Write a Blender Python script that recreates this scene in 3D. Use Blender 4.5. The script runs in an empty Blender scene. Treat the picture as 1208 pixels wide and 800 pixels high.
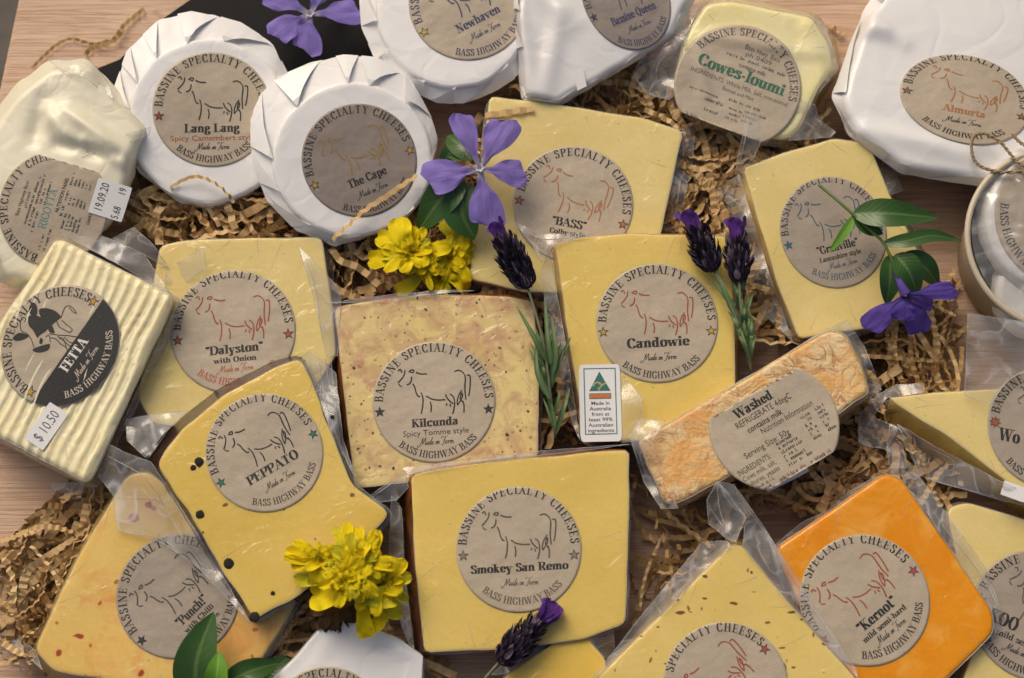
import bpy, bmesh, math, random
from mathutils import Vector, Matrix, noise
from mathutils.geometry import delaunay_2d_cdt

random.seed(7)
R = math.radians
scene = bpy.context.scene
COL = scene.collection
MM = 0.001
PI = math.pi

# ------------------------------------------------------------------ camera
TILT = R(12)
DIST = 0.80
HALF = 0.5 / DIST
CAM = Vector((0, -DIST * math.sin(TILT), 0.02 + DIST * math.cos(TILT)))
FWD = (Vector((0, 0, 0.02)) - CAM).normalized()
RGT = Vector((1, 0, 0))
UPV = RGT.cross(FWD)
cd = bpy.data.cameras.new('camera')
cam = bpy.data.objects.new('camera', cd)
COL.objects.link(cam)
cam.location = CAM
cam.rotation_euler = (TILT, 0, 0)
cd.sensor_width = 36
cd.lens = 36 * DIST / 0.5
cd.clip_start = 0.01
cd.clip_end = 100
cd.dof.use_dof = True
cd.dof.focus_distance = DIST - 0.012
cd.dof.aperture_fstop = 7.0
scene.camera = cam

# ------------------------------------------------------------------ light
SUN_EL, SUN_AZ = R(42), R(-28)          # azimuth measured from +Y, negative is towards -X
w = bpy.data.worlds.new('World')
scene.world = w
w.use_nodes = True
nt = w.node_tree
sky = nt.nodes.new('ShaderNodeTexSky')
sky.sky_type = 'NISHITA'
sky.sun_disc = False
sky.sun_elevation = SUN_EL
sky.sun_rotation = SUN_AZ
sky.air_density = 1.0
sky.dust_density = 9.0
sky.ozone_density = 0.2
nt.links.new(sky.outputs[0], nt.nodes['Background'].inputs[0])
nt.nodes['Background'].inputs[1].default_value = 0.098
sd = bpy.data.lights.new('sun', 'SUN')
sd.energy = 1.3
sd.angle = R(36)
sd.color = (1.0, 0.90, 0.75)
sun = bpy.data.objects.new('sun', sd)
COL.objects.link(sun)
sdir = Vector((math.sin(SUN_AZ) * math.cos(SUN_EL), math.cos(SUN_AZ) * math.cos(SUN_EL), math.sin(SUN_EL)))
sun.location = sdir * 3
sun.rotation_euler = sdir.to_track_quat('Z', 'Y').to_euler()
scene.view_settings.view_transform = 'Standard'
scene.view_settings.look = 'None'
scene.view_settings.exposure = -0.2
scene.view_settings.gamma = 1
scene.cycles.transparent_max_bounces = 16

# ------------------------------------------------------------------ geometry helpers
def ray(px, py):
    u = (px - 604) / 1208 * HALF
    v = (400 - py) / 1208 * HALF
    return FWD + RGT * u + UPV * v

def at(px, py, z):
    """the world point at height z (mm) seen at photo position px, py"""
    d = ray(px, py)
    t = (z * MM - CAM.z) / d.z
    return CAM + d * t

class Plane:
    """a tilted face: centre, slopes, gentle relief h(u, v)"""
    def __init__(s, px, py, z, sx=0, sy=0, h=None):
        s.o = at(px, py, z)
        s.n = Vector((-sx, -sy, 1)).normalized()
        s.ex = Vector((1, 0, sx)).normalized()
        s.ey = s.n.cross(s.ex)
        s.h = h or (lambda u, v: 0)
    def uv(s, px, py, depth=0):
        d = ray(px, py)
        o = s.o - s.n * depth
        t = (o - CAM).dot(s.n) / d.dot(s.n)
        p = CAM + d * t - o
        return (p.dot(s.ex), p.dot(s.ey))
    def pt(s, u, v, up=0, k=1):
        return s.o + s.ex * u + s.ey * v + s.n * (up + k * s.h(u, v))

def relief(amp, freq, seed):
    def f(u, v):
        return amp * MM * noise.noise(Vector((u * freq + seed * 3.7, v * freq - seed * 1.3, seed)))
    return f

class MB:
    def __init__(s):
        s.v, s.f, s.m, s.uv, s.flat = [], [], [], [], []
    def add(s, vs, fs, mat=0, uvs=None, flat=False):
        b = len(s.v)
        s.v += [Vector(p) for p in vs]
        s.uv += uvs if uvs else [(0, 0)] * len(vs)
        for f in fs:
            s.f.append([b + i for i in f])
            s.m.append(mat)
            s.flat.append(flat)
    def mesh(s, name, mats, org, sharp=None):
        me = bpy.data.meshes.new(name)
        me.from_pydata([tuple(p - org) for p in s.v], [], s.f)
        for m in mats:
            me.materials.append(m)
        me.polygons.foreach_set('material_index', s.m)
        me.polygons.foreach_set('use_smooth', [not x for x in s.flat])
        ul = me.uv_layers.new(name='uv')
        flat = []
        for l in me.loops:
            flat += s.uv[l.vertex_index]
        ul.data.foreach_set('uv', flat)
        me.update()
        if sharp:
            me.set_sharp_from_angle(angle=sharp)
        return me

def tagit(o, label, cat, group=None, kind=None):
    if label: o['label'] = label
    if cat: o['category'] = cat
    if group: o['group'] = group
    if kind: o['kind'] = kind

def thing(name, label, cat, loc, group=None):
    o = bpy.data.objects.new(name, None)
    o.empty_display_size = 0.01
    COL.objects.link(o)
    o.location = loc
    tagit(o, label, cat, group)
    return o

def part(mb, name, mats, parent, label=None, sharp=None, org=None):
    if org is None:
        org = Vector(parent.location) if parent.parent is None else Vector(parent.parent.location)
    me = mb.mesh(name, mats, org, sharp)
    o = bpy.data.objects.new(name, me)
    COL.objects.link(o)
    o.parent = parent
    if label: o['label'] = label
    return o

def solo(mb, name, mats, label, cat, loc, group=None, kind=None, sharp=None):
    me = mb.mesh(name, mats, Vector(loc), sharp)
    o = bpy.data.objects.new(name, me)
    COL.objects.link(o)
    o.location = loc
    tagit(o, label, cat, group, kind)
    return o

def catmull(pts, n=8, closed=False):
    pts = [Vector(p) for p in pts]
    out = []
    m = len(pts)
    rng = range(m) if closed else range(m - 1)
    for i in rng:
        if closed:
            p0, p1, p2, p3 = pts[i - 1], pts[i], pts[(i + 1) % m], pts[(i + 2) % m]
        else:
            p1, p2 = pts[i], pts[i + 1]
            p0 = pts[i - 1] if i else p1 * 2 - p2
            p3 = pts[i + 2] if i + 2 < m else p2 * 2 - p1
        for k in range(n):
            t = k / n
            out.append(0.5 * ((2 * p1) + (p2 - p0) * t + (2 * p0 - 5 * p1 + 4 * p2 - p3) * t * t + (3 * p1 - p0 - 3 * p2 + p3) * t ** 3))
    if not closed:
        out.append(pts[-1])
    return out

def fillet(poly, r, k=5):
    out = []
    n = len(poly)
    for i in range(n):
        p0, p, p1 = Vector(poly[i - 1]), Vector(poly[i]), Vector(poly[(i + 1) % n])
        a, b = (p0 - p), (p1 - p)
        d = min(r, a.length * 0.45, b.length * 0.45)
        s, e = p + a.normalized() * d, p + b.normalized() * d
        for j in range(k + 1):
            t = j / k
            out.append((1 - t) ** 2 * s + 2 * t * (1 - t) * p + t * t * e)
    return out

def angular(poly, n=180, c=None):
    """points of a star-shaped outline at n equal angles round its centre"""
    if c is None:
        A = cx = cy = 0
        for i in range(len(poly)):
            x0, y0 = poly[i - 1]; x1, y1 = poly[i]
            k = x0 * y1 - x1 * y0
            A += k; cx += (x0 + x1) * k; cy += (y0 + y1) * k
        c = (cx / (3 * A), cy / (3 * A))
    res = []
    for i in range(n):
        a = 2 * PI * i / n
        dx, dy = math.cos(a), math.sin(a)
        best = None
        for j in range(len(poly)):
            x0, y0 = poly[j - 1][0] - c[0], poly[j - 1][1] - c[1]
            x1, y1 = poly[j][0] - c[0], poly[j][1] - c[1]
            ex, ey = x1 - x0, y1 - y0
            den = dx * ey - dy * ex
            if abs(den) < 1e-12: continue
            t = (x0 * ey - y0 * ex) / den
            q = (x0 * dy - y0 * dx) / den
            if t > 0 and -1e-9 <= q <= 1 + 1e-9 and (best is None or t > best):
                best = t
        res.append((c[0] + dx * best, c[1] + dy * best))
    return res

def inset(pts, d):
    n = len(pts)
    area = sum(pts[i - 1][0] * pts[i][1] - pts[i][0] * pts[i - 1][1] for i in range(n))
    sg = 1 if area > 0 else -1
    out = []
    for i in range(n):
        a, b = Vector(pts[i - 2]), Vector(pts[(i + 2) % n])
        t = (b - a).normalized()
        out.append((pts[i][0] - sg * t.y * d, pts[i][1] + sg * t.x * d))
    return out

def loft(pl, rings, bevel=2.0, N=180, rad=6, wob=0.25, seed=0, pleat=0, mb=None, crown=0, sidewob=0.0, fine=False):
    """solid: the face outline, rounded shoulder, then each (outline, depth mm) below. mat 0 = face, 1 = side"""
    mb = mb or MB()
    fpx = angular(fillet(rings[0][0], rad), N)
    fuv = [pl.uv(*p) for p in fpx]
    fuv = [(u + wob * MM * noise.noise(Vector((u * 90 + seed, v * 90, 0))), v + wob * MM * noise.noise(Vector((u * 90, v * 90, seed + 5)))) for u, v in fuv]
    b = bevel * MM
    top = inset(fuv, b)
    c = (sum(p[0] for p in top) / N, sum(p[1] for p in top) / N)
    vs, lev = [], []
    def ring(pts):
        s = len(vs); vs.extend(pts); lev.append(s)
    vs.append(pl.pt(c[0], c[1], crown * MM))
    for k in ([(i + 1) / 44 for i in range(44)] if fine else (.1, .22, .36, .5, .64, .78, .89, .96, 1)):
        ring([pl.pt(c[0] + (u - c[0]) * k, c[1] + (v - c[1]) * k, crown * MM * (1 - k ** 2)) for u, v in top])
    nface = len(lev)
    for a in (22, 45, 67, 90):
        f = R(a)
        ii = inset(fuv, b * (1 - math.sin(f)))
        ring([pl.pt(u, v, -b * (1 - math.cos(f))) for u, v in ii])
    prevd = b
    for poly, dep in rings[1:]:
        q = angular(fillet(poly, rad), N) if poly else fpx
        pts = []
        for i, p in enumerate(q):
            u, v = pl.uv(p[0], p[1], dep * MM) if poly else fuv[i]
            if sidewob:
                u += sidewob * MM * noise.noise(Vector((u * 160, v * 160, dep + seed)))
                v += sidewob * MM * noise.noise(Vector((u * 160, v * 160, dep + seed + 9)))
            if pleat:
                a = 2 * PI * i / N
                s = pleat * MM * (noise.noise(Vector((math.cos(a) * 5, math.sin(a) * 5, seed + dep))))
                u += s * math.cos(a); v += s * math.sin(a)
            pts.append(pl.o + pl.ex * u + pl.ey * v - pl.n * dep * MM)
        ring(pts)
    fs, ms = [], []
    for i in range(N):
        j = (i + 1) % N
        fs.append((0, lev[0] + i, lev[0] + j)); ms.append(0)
    for k in range(len(lev) - 1):
        for i in range(N):
            j = (i + 1) % N
            fs.append((lev[k] + i, lev[k + 1] + i, lev[k + 1] + j, lev[k] + j))
            ms.append(0 if k < nface + 1 else 1)
    fs.append(tuple(lev[-1] + i for i in range(N))[::-1]); ms.append(1)
    # orient: pixel y runs down, so the ring order decides the winding
    e = (vs[fs[0][1]] - vs[0]).cross(vs[fs[0][2]] - vs[0])
    flip = e.dot(pl.n) < 0
    for f, m in zip(fs, ms):
        mb.add([], [], 0)
    base = len(mb.v)
    mb.v += vs; mb.uv += [(0, 0)] * len(vs)
    for f, m in zip(fs, ms):
        f = [base + x for x in f]
        mb.f.append(f[::-1] if flip else f); mb.m.append(m); mb.flat.append(False)
    return mb, fuv, fpx

def tube(mb, pts, r, mat=0, k=6, taper=None):
    pts = [Vector(p) for p in pts]
    vs, fs = [], []
    n = len(pts)
    ref = Vector((0.13, 0.21, 0.97))
    for i, p in enumerate(pts):
        t = (pts[min(i + 1, n - 1)] - pts[max(i - 1, 0)])
        if t.length < 1e-9: t = Vector((1, 0, 0))
        t.normalize()
        a = t.cross(ref).normalized(); b = t.cross(a)
        rr = r * (taper(i / (n - 1)) if taper else 1)
        for j in range(k):
            q = 2 * PI * j / k
            vs.append(p + a * math.cos(q) * rr + b * math.sin(q) * rr)
    for i in range(n - 1):
        for j in range(k):
            fs.append((i * k + j, i * k + (j + 1) % k, (i + 1) * k + (j + 1) % k, (i + 1) * k + j))
    fs.append(tuple(range(k))[::-1]); fs.append(tuple((n - 1) * k + j for j in range(k)))
    mb.add(vs, fs, mat, [(0, 0)] * len(vs))

def blade(mb, pts, width, prof, up=Vector((0, 0, 1)), fold=0.15, cols=7, mat=0, skew=0, ruffle=0, seed=0, n=6, thick=0.0):
    """a leaf or petal along pts; prof(s) scales its half width; fold lifts the edges (a fraction of the width)"""
    P = catmull(pts, n)
    m = len(P)
    vs, uv, fs = [], [], []
    for i, p in enumerate(P):
        s = i / (m - 1)
        t = (P[min(i + 1, m - 1)] - P[max(i - 1, 0)]).normalized()
        side = t.cross(up)
        if side.length < 1e-4: side = t.cross(Vector((0.3, 0.5, 0.1)))
        side.normalize()
        nn = side.cross(t)
        hw = width * 0.5 * prof(s)
        for j in range(cols):
            c = j / (cols - 1) * 2 - 1
            z = fold * width * (abs(c) ** 1.5) * prof(s)
            if ruffle:
                z += ruffle * width * abs(c) * noise.noise(Vector((s * 4 + seed, c * 1.7, seed * 2.1)))
                z += ruffle * .5 * width * s * noise.noise(Vector((s * 3 + seed, c * 3.1, seed * 1.1 + 8)))
            vs.append(p + side * (c * hw) + nn * z + t * (skew * width * c * s * s))
            uv.append((s, (c + 1) / 2))
    for i in range(m - 1):
        for j in range(cols - 1):
            fs.append((i * cols + j, i * cols + j + 1, (i + 1) * cols + j + 1, (i + 1) * cols + j))
    mb.add(vs, fs, mat, uv)

def leafprof(s): return max(0.02, math.sin(PI * min(1, s ** 0.8)) ** 0.75)
def needleprof(s): return max(0.05, (min(1, s * 4 + .35)) * (1 - s) ** 0.45)

# ------------------------------------------------------------------ materials
class NT:
    def __init__(s, name):
        s.mat = bpy.data.materials.new(name)
        s.mat.use_nodes = True
        s.t = s.mat.node_tree
        s.b = s.t.nodes['Principled BSDF']
        s.out = s.t.nodes['Material Output']
    def n(s, typ, **kw):
        nd = s.t.nodes.new('ShaderNode' + typ)
        for k, v in kw.items():
            if k.startswith('i_'):
                key = k[2:]
                nd.inputs[int(key) if key.isdigit() else key.replace('_', ' ')].default_value = v
            else:
                setattr(nd, k, v)
        return nd
    def l(s, a, b): s.t.links.new(a, b)
    def coord(s, scale=(1, 1, 1), rnd=True, rot=(0, 0, 0)):
        tc = s.n('TexCoord')
        mp = s.n('Mapping')
        mp.inputs['Scale'].default_value = scale
        mp.inputs['Rotation'].default_value = rot
        s.l(tc.outputs['Object'], mp.inputs['Vector'])
        if rnd:
            oi = s.n('ObjectInfo')
            vm = s.n('VectorMath', operation='SCALE', i_0=(3.1, 1.7, 2.3))
            s.l(oi.outputs['Random'], vm.inputs['Scale'])
            s.l(vm.outputs[0], mp.inputs['Location'])
        return mp.outputs[0]
    def noise(s, vec, scale, detail=4, rough=.55, dist=0):
        nd = s.n('TexNoise', i_Scale=scale, i_Detail=detail, i_Roughness=rough, i_Distortion=dist)
        s.l(vec, nd.inputs['Vector'])
        return nd.outputs['Fac']
    def ramp(s, fac, stops):
        r = s.n('ValToRGB')
        e = r.color_ramp.elements
        while len(e) < len(stops): e.new(0.5)
        for i, (p, c) in enumerate(stops):
            e[i].position = p
            e[i].color = (*c, 1) if not isinstance(c, (int, float)) else (c, c, c, 1)
        s.l(fac, r.inputs[0])
        return r.outputs[0]
    def mix(s, fac, a, b, mode='MIX'):
        m = s.n('Mix', data_type='RGBA', blend_type=mode)
        for sock, v in ((m.inputs[0], fac), (m.inputs[6], a), (m.inputs[7], b)):
            if isinstance(v, (int, float)): sock.default_value = v
            elif isinstance(v, tuple): sock.default_value = (*v, 1)
            else: s.l(v, sock)
        return m.outputs[2]
    def math(s, op, a, b=0.0, clamp=False):
        m = s.n('Math', operation=op, use_clamp=clamp)
        for sock, v in ((m.inputs[0], a), (m.inputs[1], b)):
            if isinstance(v, (int, float)): sock.default_value = v
            else: s.l(v, sock)
        return m.outputs[0]
    def bump(s, hgt, dist, strength=1, prev=None):
        b = s.n('Bump', i_Strength=strength, i_Distance=dist)
        s.l(hgt, b.inputs['Height'])
        if prev: s.l(prev, b.inputs['Normal'])
        return b.outputs[0]
    def base(s, col):
        if isinstance(col, tuple): s.b.inputs['Base Color'].default_value = (*col, 1)
        else: s.l(col, s.b.inputs['Base Color'])
    def set(s, **kw):
        for k, v in kw.items():
            s.b.inputs[k.replace('_', ' ')].default_value = v

def wrinkle_coat(m, vec, weight=.9, rough=.13, amt=.0005):
    """clear bag film pulled tight over the surface"""
    n1 = m.noise(vec, 55, 3, .5, 1.2)
    rid = m.math('ABSOLUTE', m.math('SUBTRACT', n1, .5))
    n2 = m.noise(vec, 190, 2, .5)
    hgt = m.math('ADD', m.math('MULTIPLY', rid, -2.0), m.math('MULTIPLY', n2, .25))
    m.l(m.bump(hgt, amt * 2.2), m.b.inputs['Coat Normal'])
    m.set(Coat_Weight=weight, Coat_Roughness=rough, Coat_IOR=1.45)

def cheese(name, c1, c2, scale=40, specks=(), coat=.9, rough=.5, patch=None, bump=.00014, veins=None):
    m = NT(name)
    vec = m.coord()
    f = m.noise(vec, scale, 5, .6, .4)
    col = m.ramp(f, [(.3, c1), (.7, c2)])
    fine = m.noise(vec, 420, 3, .6)
    col = m.mix(.16, col, m.ramp(fine, [(.3, .72), (.7, 1.0)]), 'MULTIPLY')
    big = m.noise(vec, 14, 3, .6)
    col = m.mix(.5, col, m.ramp(big, [(.3, (.88, .82, .64)), (.62, (1, 1, 1))]), 'MULTIPLY')
    if veins:
        vc, vs_, wd = veins
        vn = m.noise(vec, vs_, 4, .6, 1.5)
        vr = m.math('ABSOLUTE', m.math('SUBTRACT', vn, .5))
        msk = m.noise(vec, 38, 3, .6)
        col = m.mix(m.math('MULTIPLY', m.ramp(vr, [(0.0, 1.0), (wd, 0.0)]), m.ramp(msk, [(.38, 0.0), (.56, 1.0)])), col, vc)
    if patch:
        pc, ps, lo, hi = patch
        pn = m.noise(vec, ps, 6, .65, .8)
        col = m.mix(m.ramp(pn, [(lo, 0.0), (hi, 1.0)]), col, pc)
    for sc, r0, thr, c, strg, anis in specks:
        mp = m.n('Mapping'); mp.inputs['Scale'].default_value = anis
        mp.inputs['Rotation'].default_value = (0, 0, .7)
        m.l(vec, mp.inputs['Vector'])
        wv = m.n('TexNoise', i_Scale=sc * 1.5, i_Detail=2)
        m.l(mp.outputs[0], wv.inputs['Vector'])
        ad = m.n('VectorMath', operation='MULTIPLY_ADD')
        m.l(wv.outputs['Color'], ad.inputs[0]); ad.inputs[1].default_value = (.5 / sc,) * 3
        m.l(mp.outputs[0], ad.inputs[2])
        vo = m.n('TexVoronoi', i_Scale=sc, voronoi_dimensions='2D')
        m.l(ad.outputs[0], vo.inputs['Vector'])
        sp = m.n('SeparateColor'); m.l(vo.outputs['Color'], sp.inputs[0])
        sel = m.math('GREATER_THAN', sp.outputs[0], thr)
        size = m.math('MULTIPLY', sp.outputs[1], r0)
        d = m.math('SUBTRACT', m.math('ADD', size, r0 * .4), vo.outputs['Distance'])
        d = m.math('MULTIPLY', d, 2.6 / r0, True)
        d = m.math('MULTIPLY', d, sel)
        col = m.mix(m.math('MULTIPLY', d, strg), col, c)
    m.base(col)
    knife = m.noise(m.coord((1, 9, 1), rot=(0, 0, .35)), 60, 3, .6)
    hb = m.math('ADD', m.math('ADD', m.noise(vec, 130, 4), m.math('MULTIPLY', fine, .3)), m.math('MULTIPLY', knife, .22))
    if veins: hb = m.math('ADD', hb, m.math('MULTIPLY', vr, .9))
    m.l(m.bump(hb, bump * 2), m.b.inputs['Normal'])
    m.set(Roughness=rough, Subsurface_Weight=.4, Subsurface_Scale=.005)
    m.b.inputs['Subsurface Radius'].default_value = (1, .7, .3)
    m.b.inputs['Specular IOR Level'].default_value = .15
    if coat: wrinkle_coat(m, vec, coat * .8)
    return m.mat

def white_wrap(name, col=(.87, .862, .855), gloss=.32, fold=.0016, fsc=38):
    m = NT(name)
    vec = m.coord()
    f = m.noise(vec, 26, 4, .5)
    m.base(m.mix(f, tuple(c * .93 for c in col), col))
    n1 = m.noise(vec, fsc, 2, .45, .9)
    rid = m.math('ABSOLUTE', m.math('SUBTRACT', n1, .5))
    wv = m.n('VectorMath', operation='MULTIPLY_ADD')
    nz = m.n('TexNoise', i_Scale=40, i_Detail=3); m.l(vec, nz.inputs['Vector'])
    m.l(nz.outputs['Color'], wv.inputs[0]); wv.inputs[1].default_value = (.012,) * 3; m.l(vec, wv.inputs[2])
    vo = m.n('TexVoronoi', i_Scale=fsc * 1.5, feature='DISTANCE_TO_EDGE'); m.l(wv.outputs[0], vo.inputs['Vector'])
    vd = m.math('MINIMUM', vo.outputs['Distance'], .22)
    n3 = m.noise(vec, fsc * 4.5, 2, .5, 1.2)
    rid2 = m.math('ABSOLUTE', m.math('SUBTRACT', n3, .5))
    h = m.math('ADD', m.math('MULTIPLY', m.math('MINIMUM', rid, .08), 2.0), m.math('MULTIPLY', vd, -.9))
    h = m.math('ADD', h, m.math('MULTIPLY', rid2, .12))
    m.l(m.bump(h, fold), m.b.inputs['Normal'])
    m.set(Roughness=gloss + .12, Coat_Weight=.3, Coat_Roughness=.22)
    return m.mat

_ink = {}
def ink(col):
    if col not in _ink:
        m = NT('printing_ink')
        vec = m.coord()
        f = m.noise(vec, 1600, 2)
        m.base(m.mix(m.ramp(f, [(.45, 0.0), (.75, .35)]), col, tuple(min(1, c * 1.6 + .06) for c in col)))
        m.set(Roughness=.6)
        _ink[col] = m.mat
    return _ink[col]

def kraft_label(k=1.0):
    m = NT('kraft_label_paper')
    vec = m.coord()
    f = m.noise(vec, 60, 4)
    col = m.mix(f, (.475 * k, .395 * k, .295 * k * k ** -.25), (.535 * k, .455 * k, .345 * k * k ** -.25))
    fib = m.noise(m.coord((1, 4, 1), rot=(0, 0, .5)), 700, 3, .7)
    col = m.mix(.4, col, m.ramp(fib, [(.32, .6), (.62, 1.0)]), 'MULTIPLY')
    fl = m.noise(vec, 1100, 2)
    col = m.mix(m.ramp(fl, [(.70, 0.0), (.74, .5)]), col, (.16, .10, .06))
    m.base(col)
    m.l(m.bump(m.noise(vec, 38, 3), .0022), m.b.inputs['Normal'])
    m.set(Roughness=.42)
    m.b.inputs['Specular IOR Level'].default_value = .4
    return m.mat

def plain(name, col, rough=.5, spec=.5, noisy=.15, sc=60, bump=0, bsc=200):
    m = NT(name)
    vec = m.coord()
    f = m.noise(vec, sc, 4)
    m.base(m.mix(f, tuple(c * (1 - noisy) for c in col), tuple(min(1, c * (1 + noisy)) for c in col)))
    m.set(Roughness=rough)
    m.b.inputs['Specular IOR Level'].default_value = spec
    if bump: m.l(m.bump(m.noise(vec, bsc, 4), bump), m.b.inputs['Normal'])
    return m.mat

def film(name, haze=.13, rough=.10, gl=.045):
    m = NT(name)
    m.t.nodes.remove(m.b)
    vec = m.coord()
    n1 = m.noise(vec, 42, 2, .45, .8)
    rid = m.math('ABSOLUTE', m.math('SUBTRACT', n1, .5))
    bn = m.bump(rid, .0016)
    tr = m.n('BsdfTransparent'); tr.inputs[0].default_value = (.97, .97, .96, 1)
    gs = m.n('BsdfGlossy', i_Roughness=rough); m.l(bn, gs.inputs['Normal'])
    df = m.n('BsdfDiffuse'); df.inputs[0].default_value = (.78, .79, .8, 1)
    lw = m.n('LayerWeight', i_Blend=.35); m.l(bn, lw.inputs['Normal'])
    fac = m.math('ADD', m.math('MULTIPLY', lw.outputs['Facing'], .30), gl, True)
    m1 = m.n('MixShader'); m.l(fac, m1.inputs[0]); m.l(tr.outputs[0], m1.inputs[1]); m.l(gs.outputs[0], m1.inputs[2])
    m2 = m.n('MixShader')
    hz = m.math('ADD', m.math('MULTIPLY', m.ramp(rid, [(0.0, 1.0), (.035, 0.0)]), haze * 1.3), haze)
    hv = m.noise(vec, 30, 3, .6)
    hz = m.math('MULTIPLY', hz, m.ramp(hv, [(.35, .45), (.65, 1.7)]))
    m.l(hz, m2.inputs[0])
    m.l(m1.outputs[0], m2.inputs[1]); m.l(df.outputs[0], m2.inputs[2])
    m.l(m2.outputs[0], m.out.inputs[0])
    return m.mat

def petal_mat(name, inner, outer, vein, edge=.25, rough=.55, trans=.25):
    m = NT(name)
    tc = m.n('TexCoord')
    sx = m.n('SeparateXYZ'); m.l(tc.outputs['UV'], sx.inputs[0])
    col = m.ramp(sx.outputs[0], [(edge * .3, inner), (edge * 1.6, outer)])
    mp = m.n('Mapping'); mp.inputs['Scale'].default_value = (1.2, 14, 1)
    m.l(tc.outputs['UV'], mp.inputs['Vector'])
    v = m.noise(mp.outputs[0], 3, 3)
    col = m.mix(m.ramp(v, [(.45, 0.0), (.7, .6)]), col, vein)
    m.base(col)
    m.l(m.bump(v, .0006), m.b.inputs['Normal'])
    m.set(Roughness=rough)
    m.b.inputs['Specular IOR Level'].default_value = .25
    t = m.n('BsdfTranslucent'); m.l(col, t.inputs[0])
    ms = m.n('MixShader', i_0=trans)
    m.l(m.b.outputs[0], ms.inputs[1]); m.l(t.outputs[0], ms.inputs[2]); m.l(ms.outputs[0], m.out.inputs[0])
    return m.mat

def leaf_mat(name, c1, c2, rib, rough=.35):
    m = NT(name)
    tc = m.n('TexCoord')
    sx = m.n('SeparateXYZ'); m.l(tc.outputs['UV'], sx.inputs[0])
    f = m.noise(m.coord(), 130, 4)
    col = m.mix(f, c1, c2)
    d = m.math('ABSOLUTE', m.math('SUBTRACT', sx.outputs[1], .5))
    col = m.mix(m.ramp(d, [(.02, .8), (.07, 0.0)]), col, rib)
    m.base(col)
    # side veins
    v = m.math('SINE', m.math('MULTIPLY', m.math('ADD', sx.outputs[0], m.math('MULTIPLY', d, -.5)), 60.0))
    m.l(m.bump(v, .00002), m.b.inputs['Normal'])
    m.set(Roughness=rough)
    return m.mat

def wood():
    m = NT('pale_pine_wood')
    vec = m.coord((1, 1, 1), rnd=False)
    mp = m.n('Mapping'); mp.inputs['Scale'].default_value = (.8, 22, 8)
    m.l(vec, mp.inputs['Vector'])
    big = m.noise(vec, 3.2, 2, .5)
    w1 = m.n('TexNoise', i_Scale=4.5, i_Detail=5, i_Roughness=.6, i_Distortion=.7)
    m.l(mp.outputs[0], w1.inputs['Vector'])
    rings = m.math('FRACT', m.math('MULTIPLY', m.math('ADD', w1.outputs['Fac'], m.math('MULTIPLY', big, .5)), 9.0))
    col = m.ramp(rings, [(0.0, (.60, .405, .275)), (.55, (.68, .48, .345)), (.86, (.50, .31, .20)), (1.0, (.59, .395, .265))])
    mp2 = m.n('Mapping'); mp2.inputs['Scale'].default_value = (3, 120, 40)
    m.l(vec, mp2.inputs['Vector'])
    fib = m.noise(mp2.outputs[0], 9, 4, .7)
    col = m.mix(.55, col, m.ramp(fib, [(.3, .68), (.65, 1.0)]), 'MULTIPLY')
    m.base(col)
    m.l(m.bump(fib, .0006), m.b.inputs['Normal'])
    m.set(Roughness=.55)
    return m.mat

def strip_mat():
    m = NT('kraft_crinkle_paper')
    tc = m.n('TexCoord')
    sx = m.n('SeparateXYZ'); m.l(tc.outputs['UV'], sx.inputs[0])
    col = m.ramp(sx.outputs[0], [(0.0, (.40, .25, .105)), (.5, (.58, .39, .18)), (1.0, (.74, .54, .285))])
    f = m.noise(m.coord(), 500, 3)
    col = m.mix(.4, col, m.ramp(f, [(.3, .65), (.7, 1.0)]), 'MULTIPLY')
    m.base(col)
    m.set(Roughness=.62)
    m.b.inputs['Specular IOR Level'].default_value = .35
    return m.mat

M = {}
M['kraft'] = kraft_label()
M['kraft_deep_shade'] = kraft_label(.58)  # same label paper, deep shade painted into its colour
M['kraft_shade'] = kraft_label(.78)  # same label paper again, darkened in colour to imitate weaker shade
M['strip'] = strip_mat()
M['wood'] = wood()
M['film'] = film('clear_bag_film')
M['film_edge'] = plain('bag_seam_edge', (.62, .63, .63), .25, .6)
M['film_edge'].node_tree.nodes['Principled BSDF'].inputs['Alpha'].default_value = .55
M['white'] = white_wrap('white_waxed_wrap', fold=.0006)
M['white_crumple'] = white_wrap('white_crumpled_wrap', (.81, .805, .80), gloss=.22, fold=.0009, fsc=22)
M['cream_wrap'] = white_wrap('cream_pouch', (.74, .71, .58), .2, .0024, 30)
M['sticker'] = plain('white_sticker_paper', (.78, .78, .78), .5, .5, .04)
M['black'] = plain('black_board_surface', (.006, .006, .007), .55, .15, .2, bump=.0002)

BLACK = (.018, .017, .016)

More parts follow.
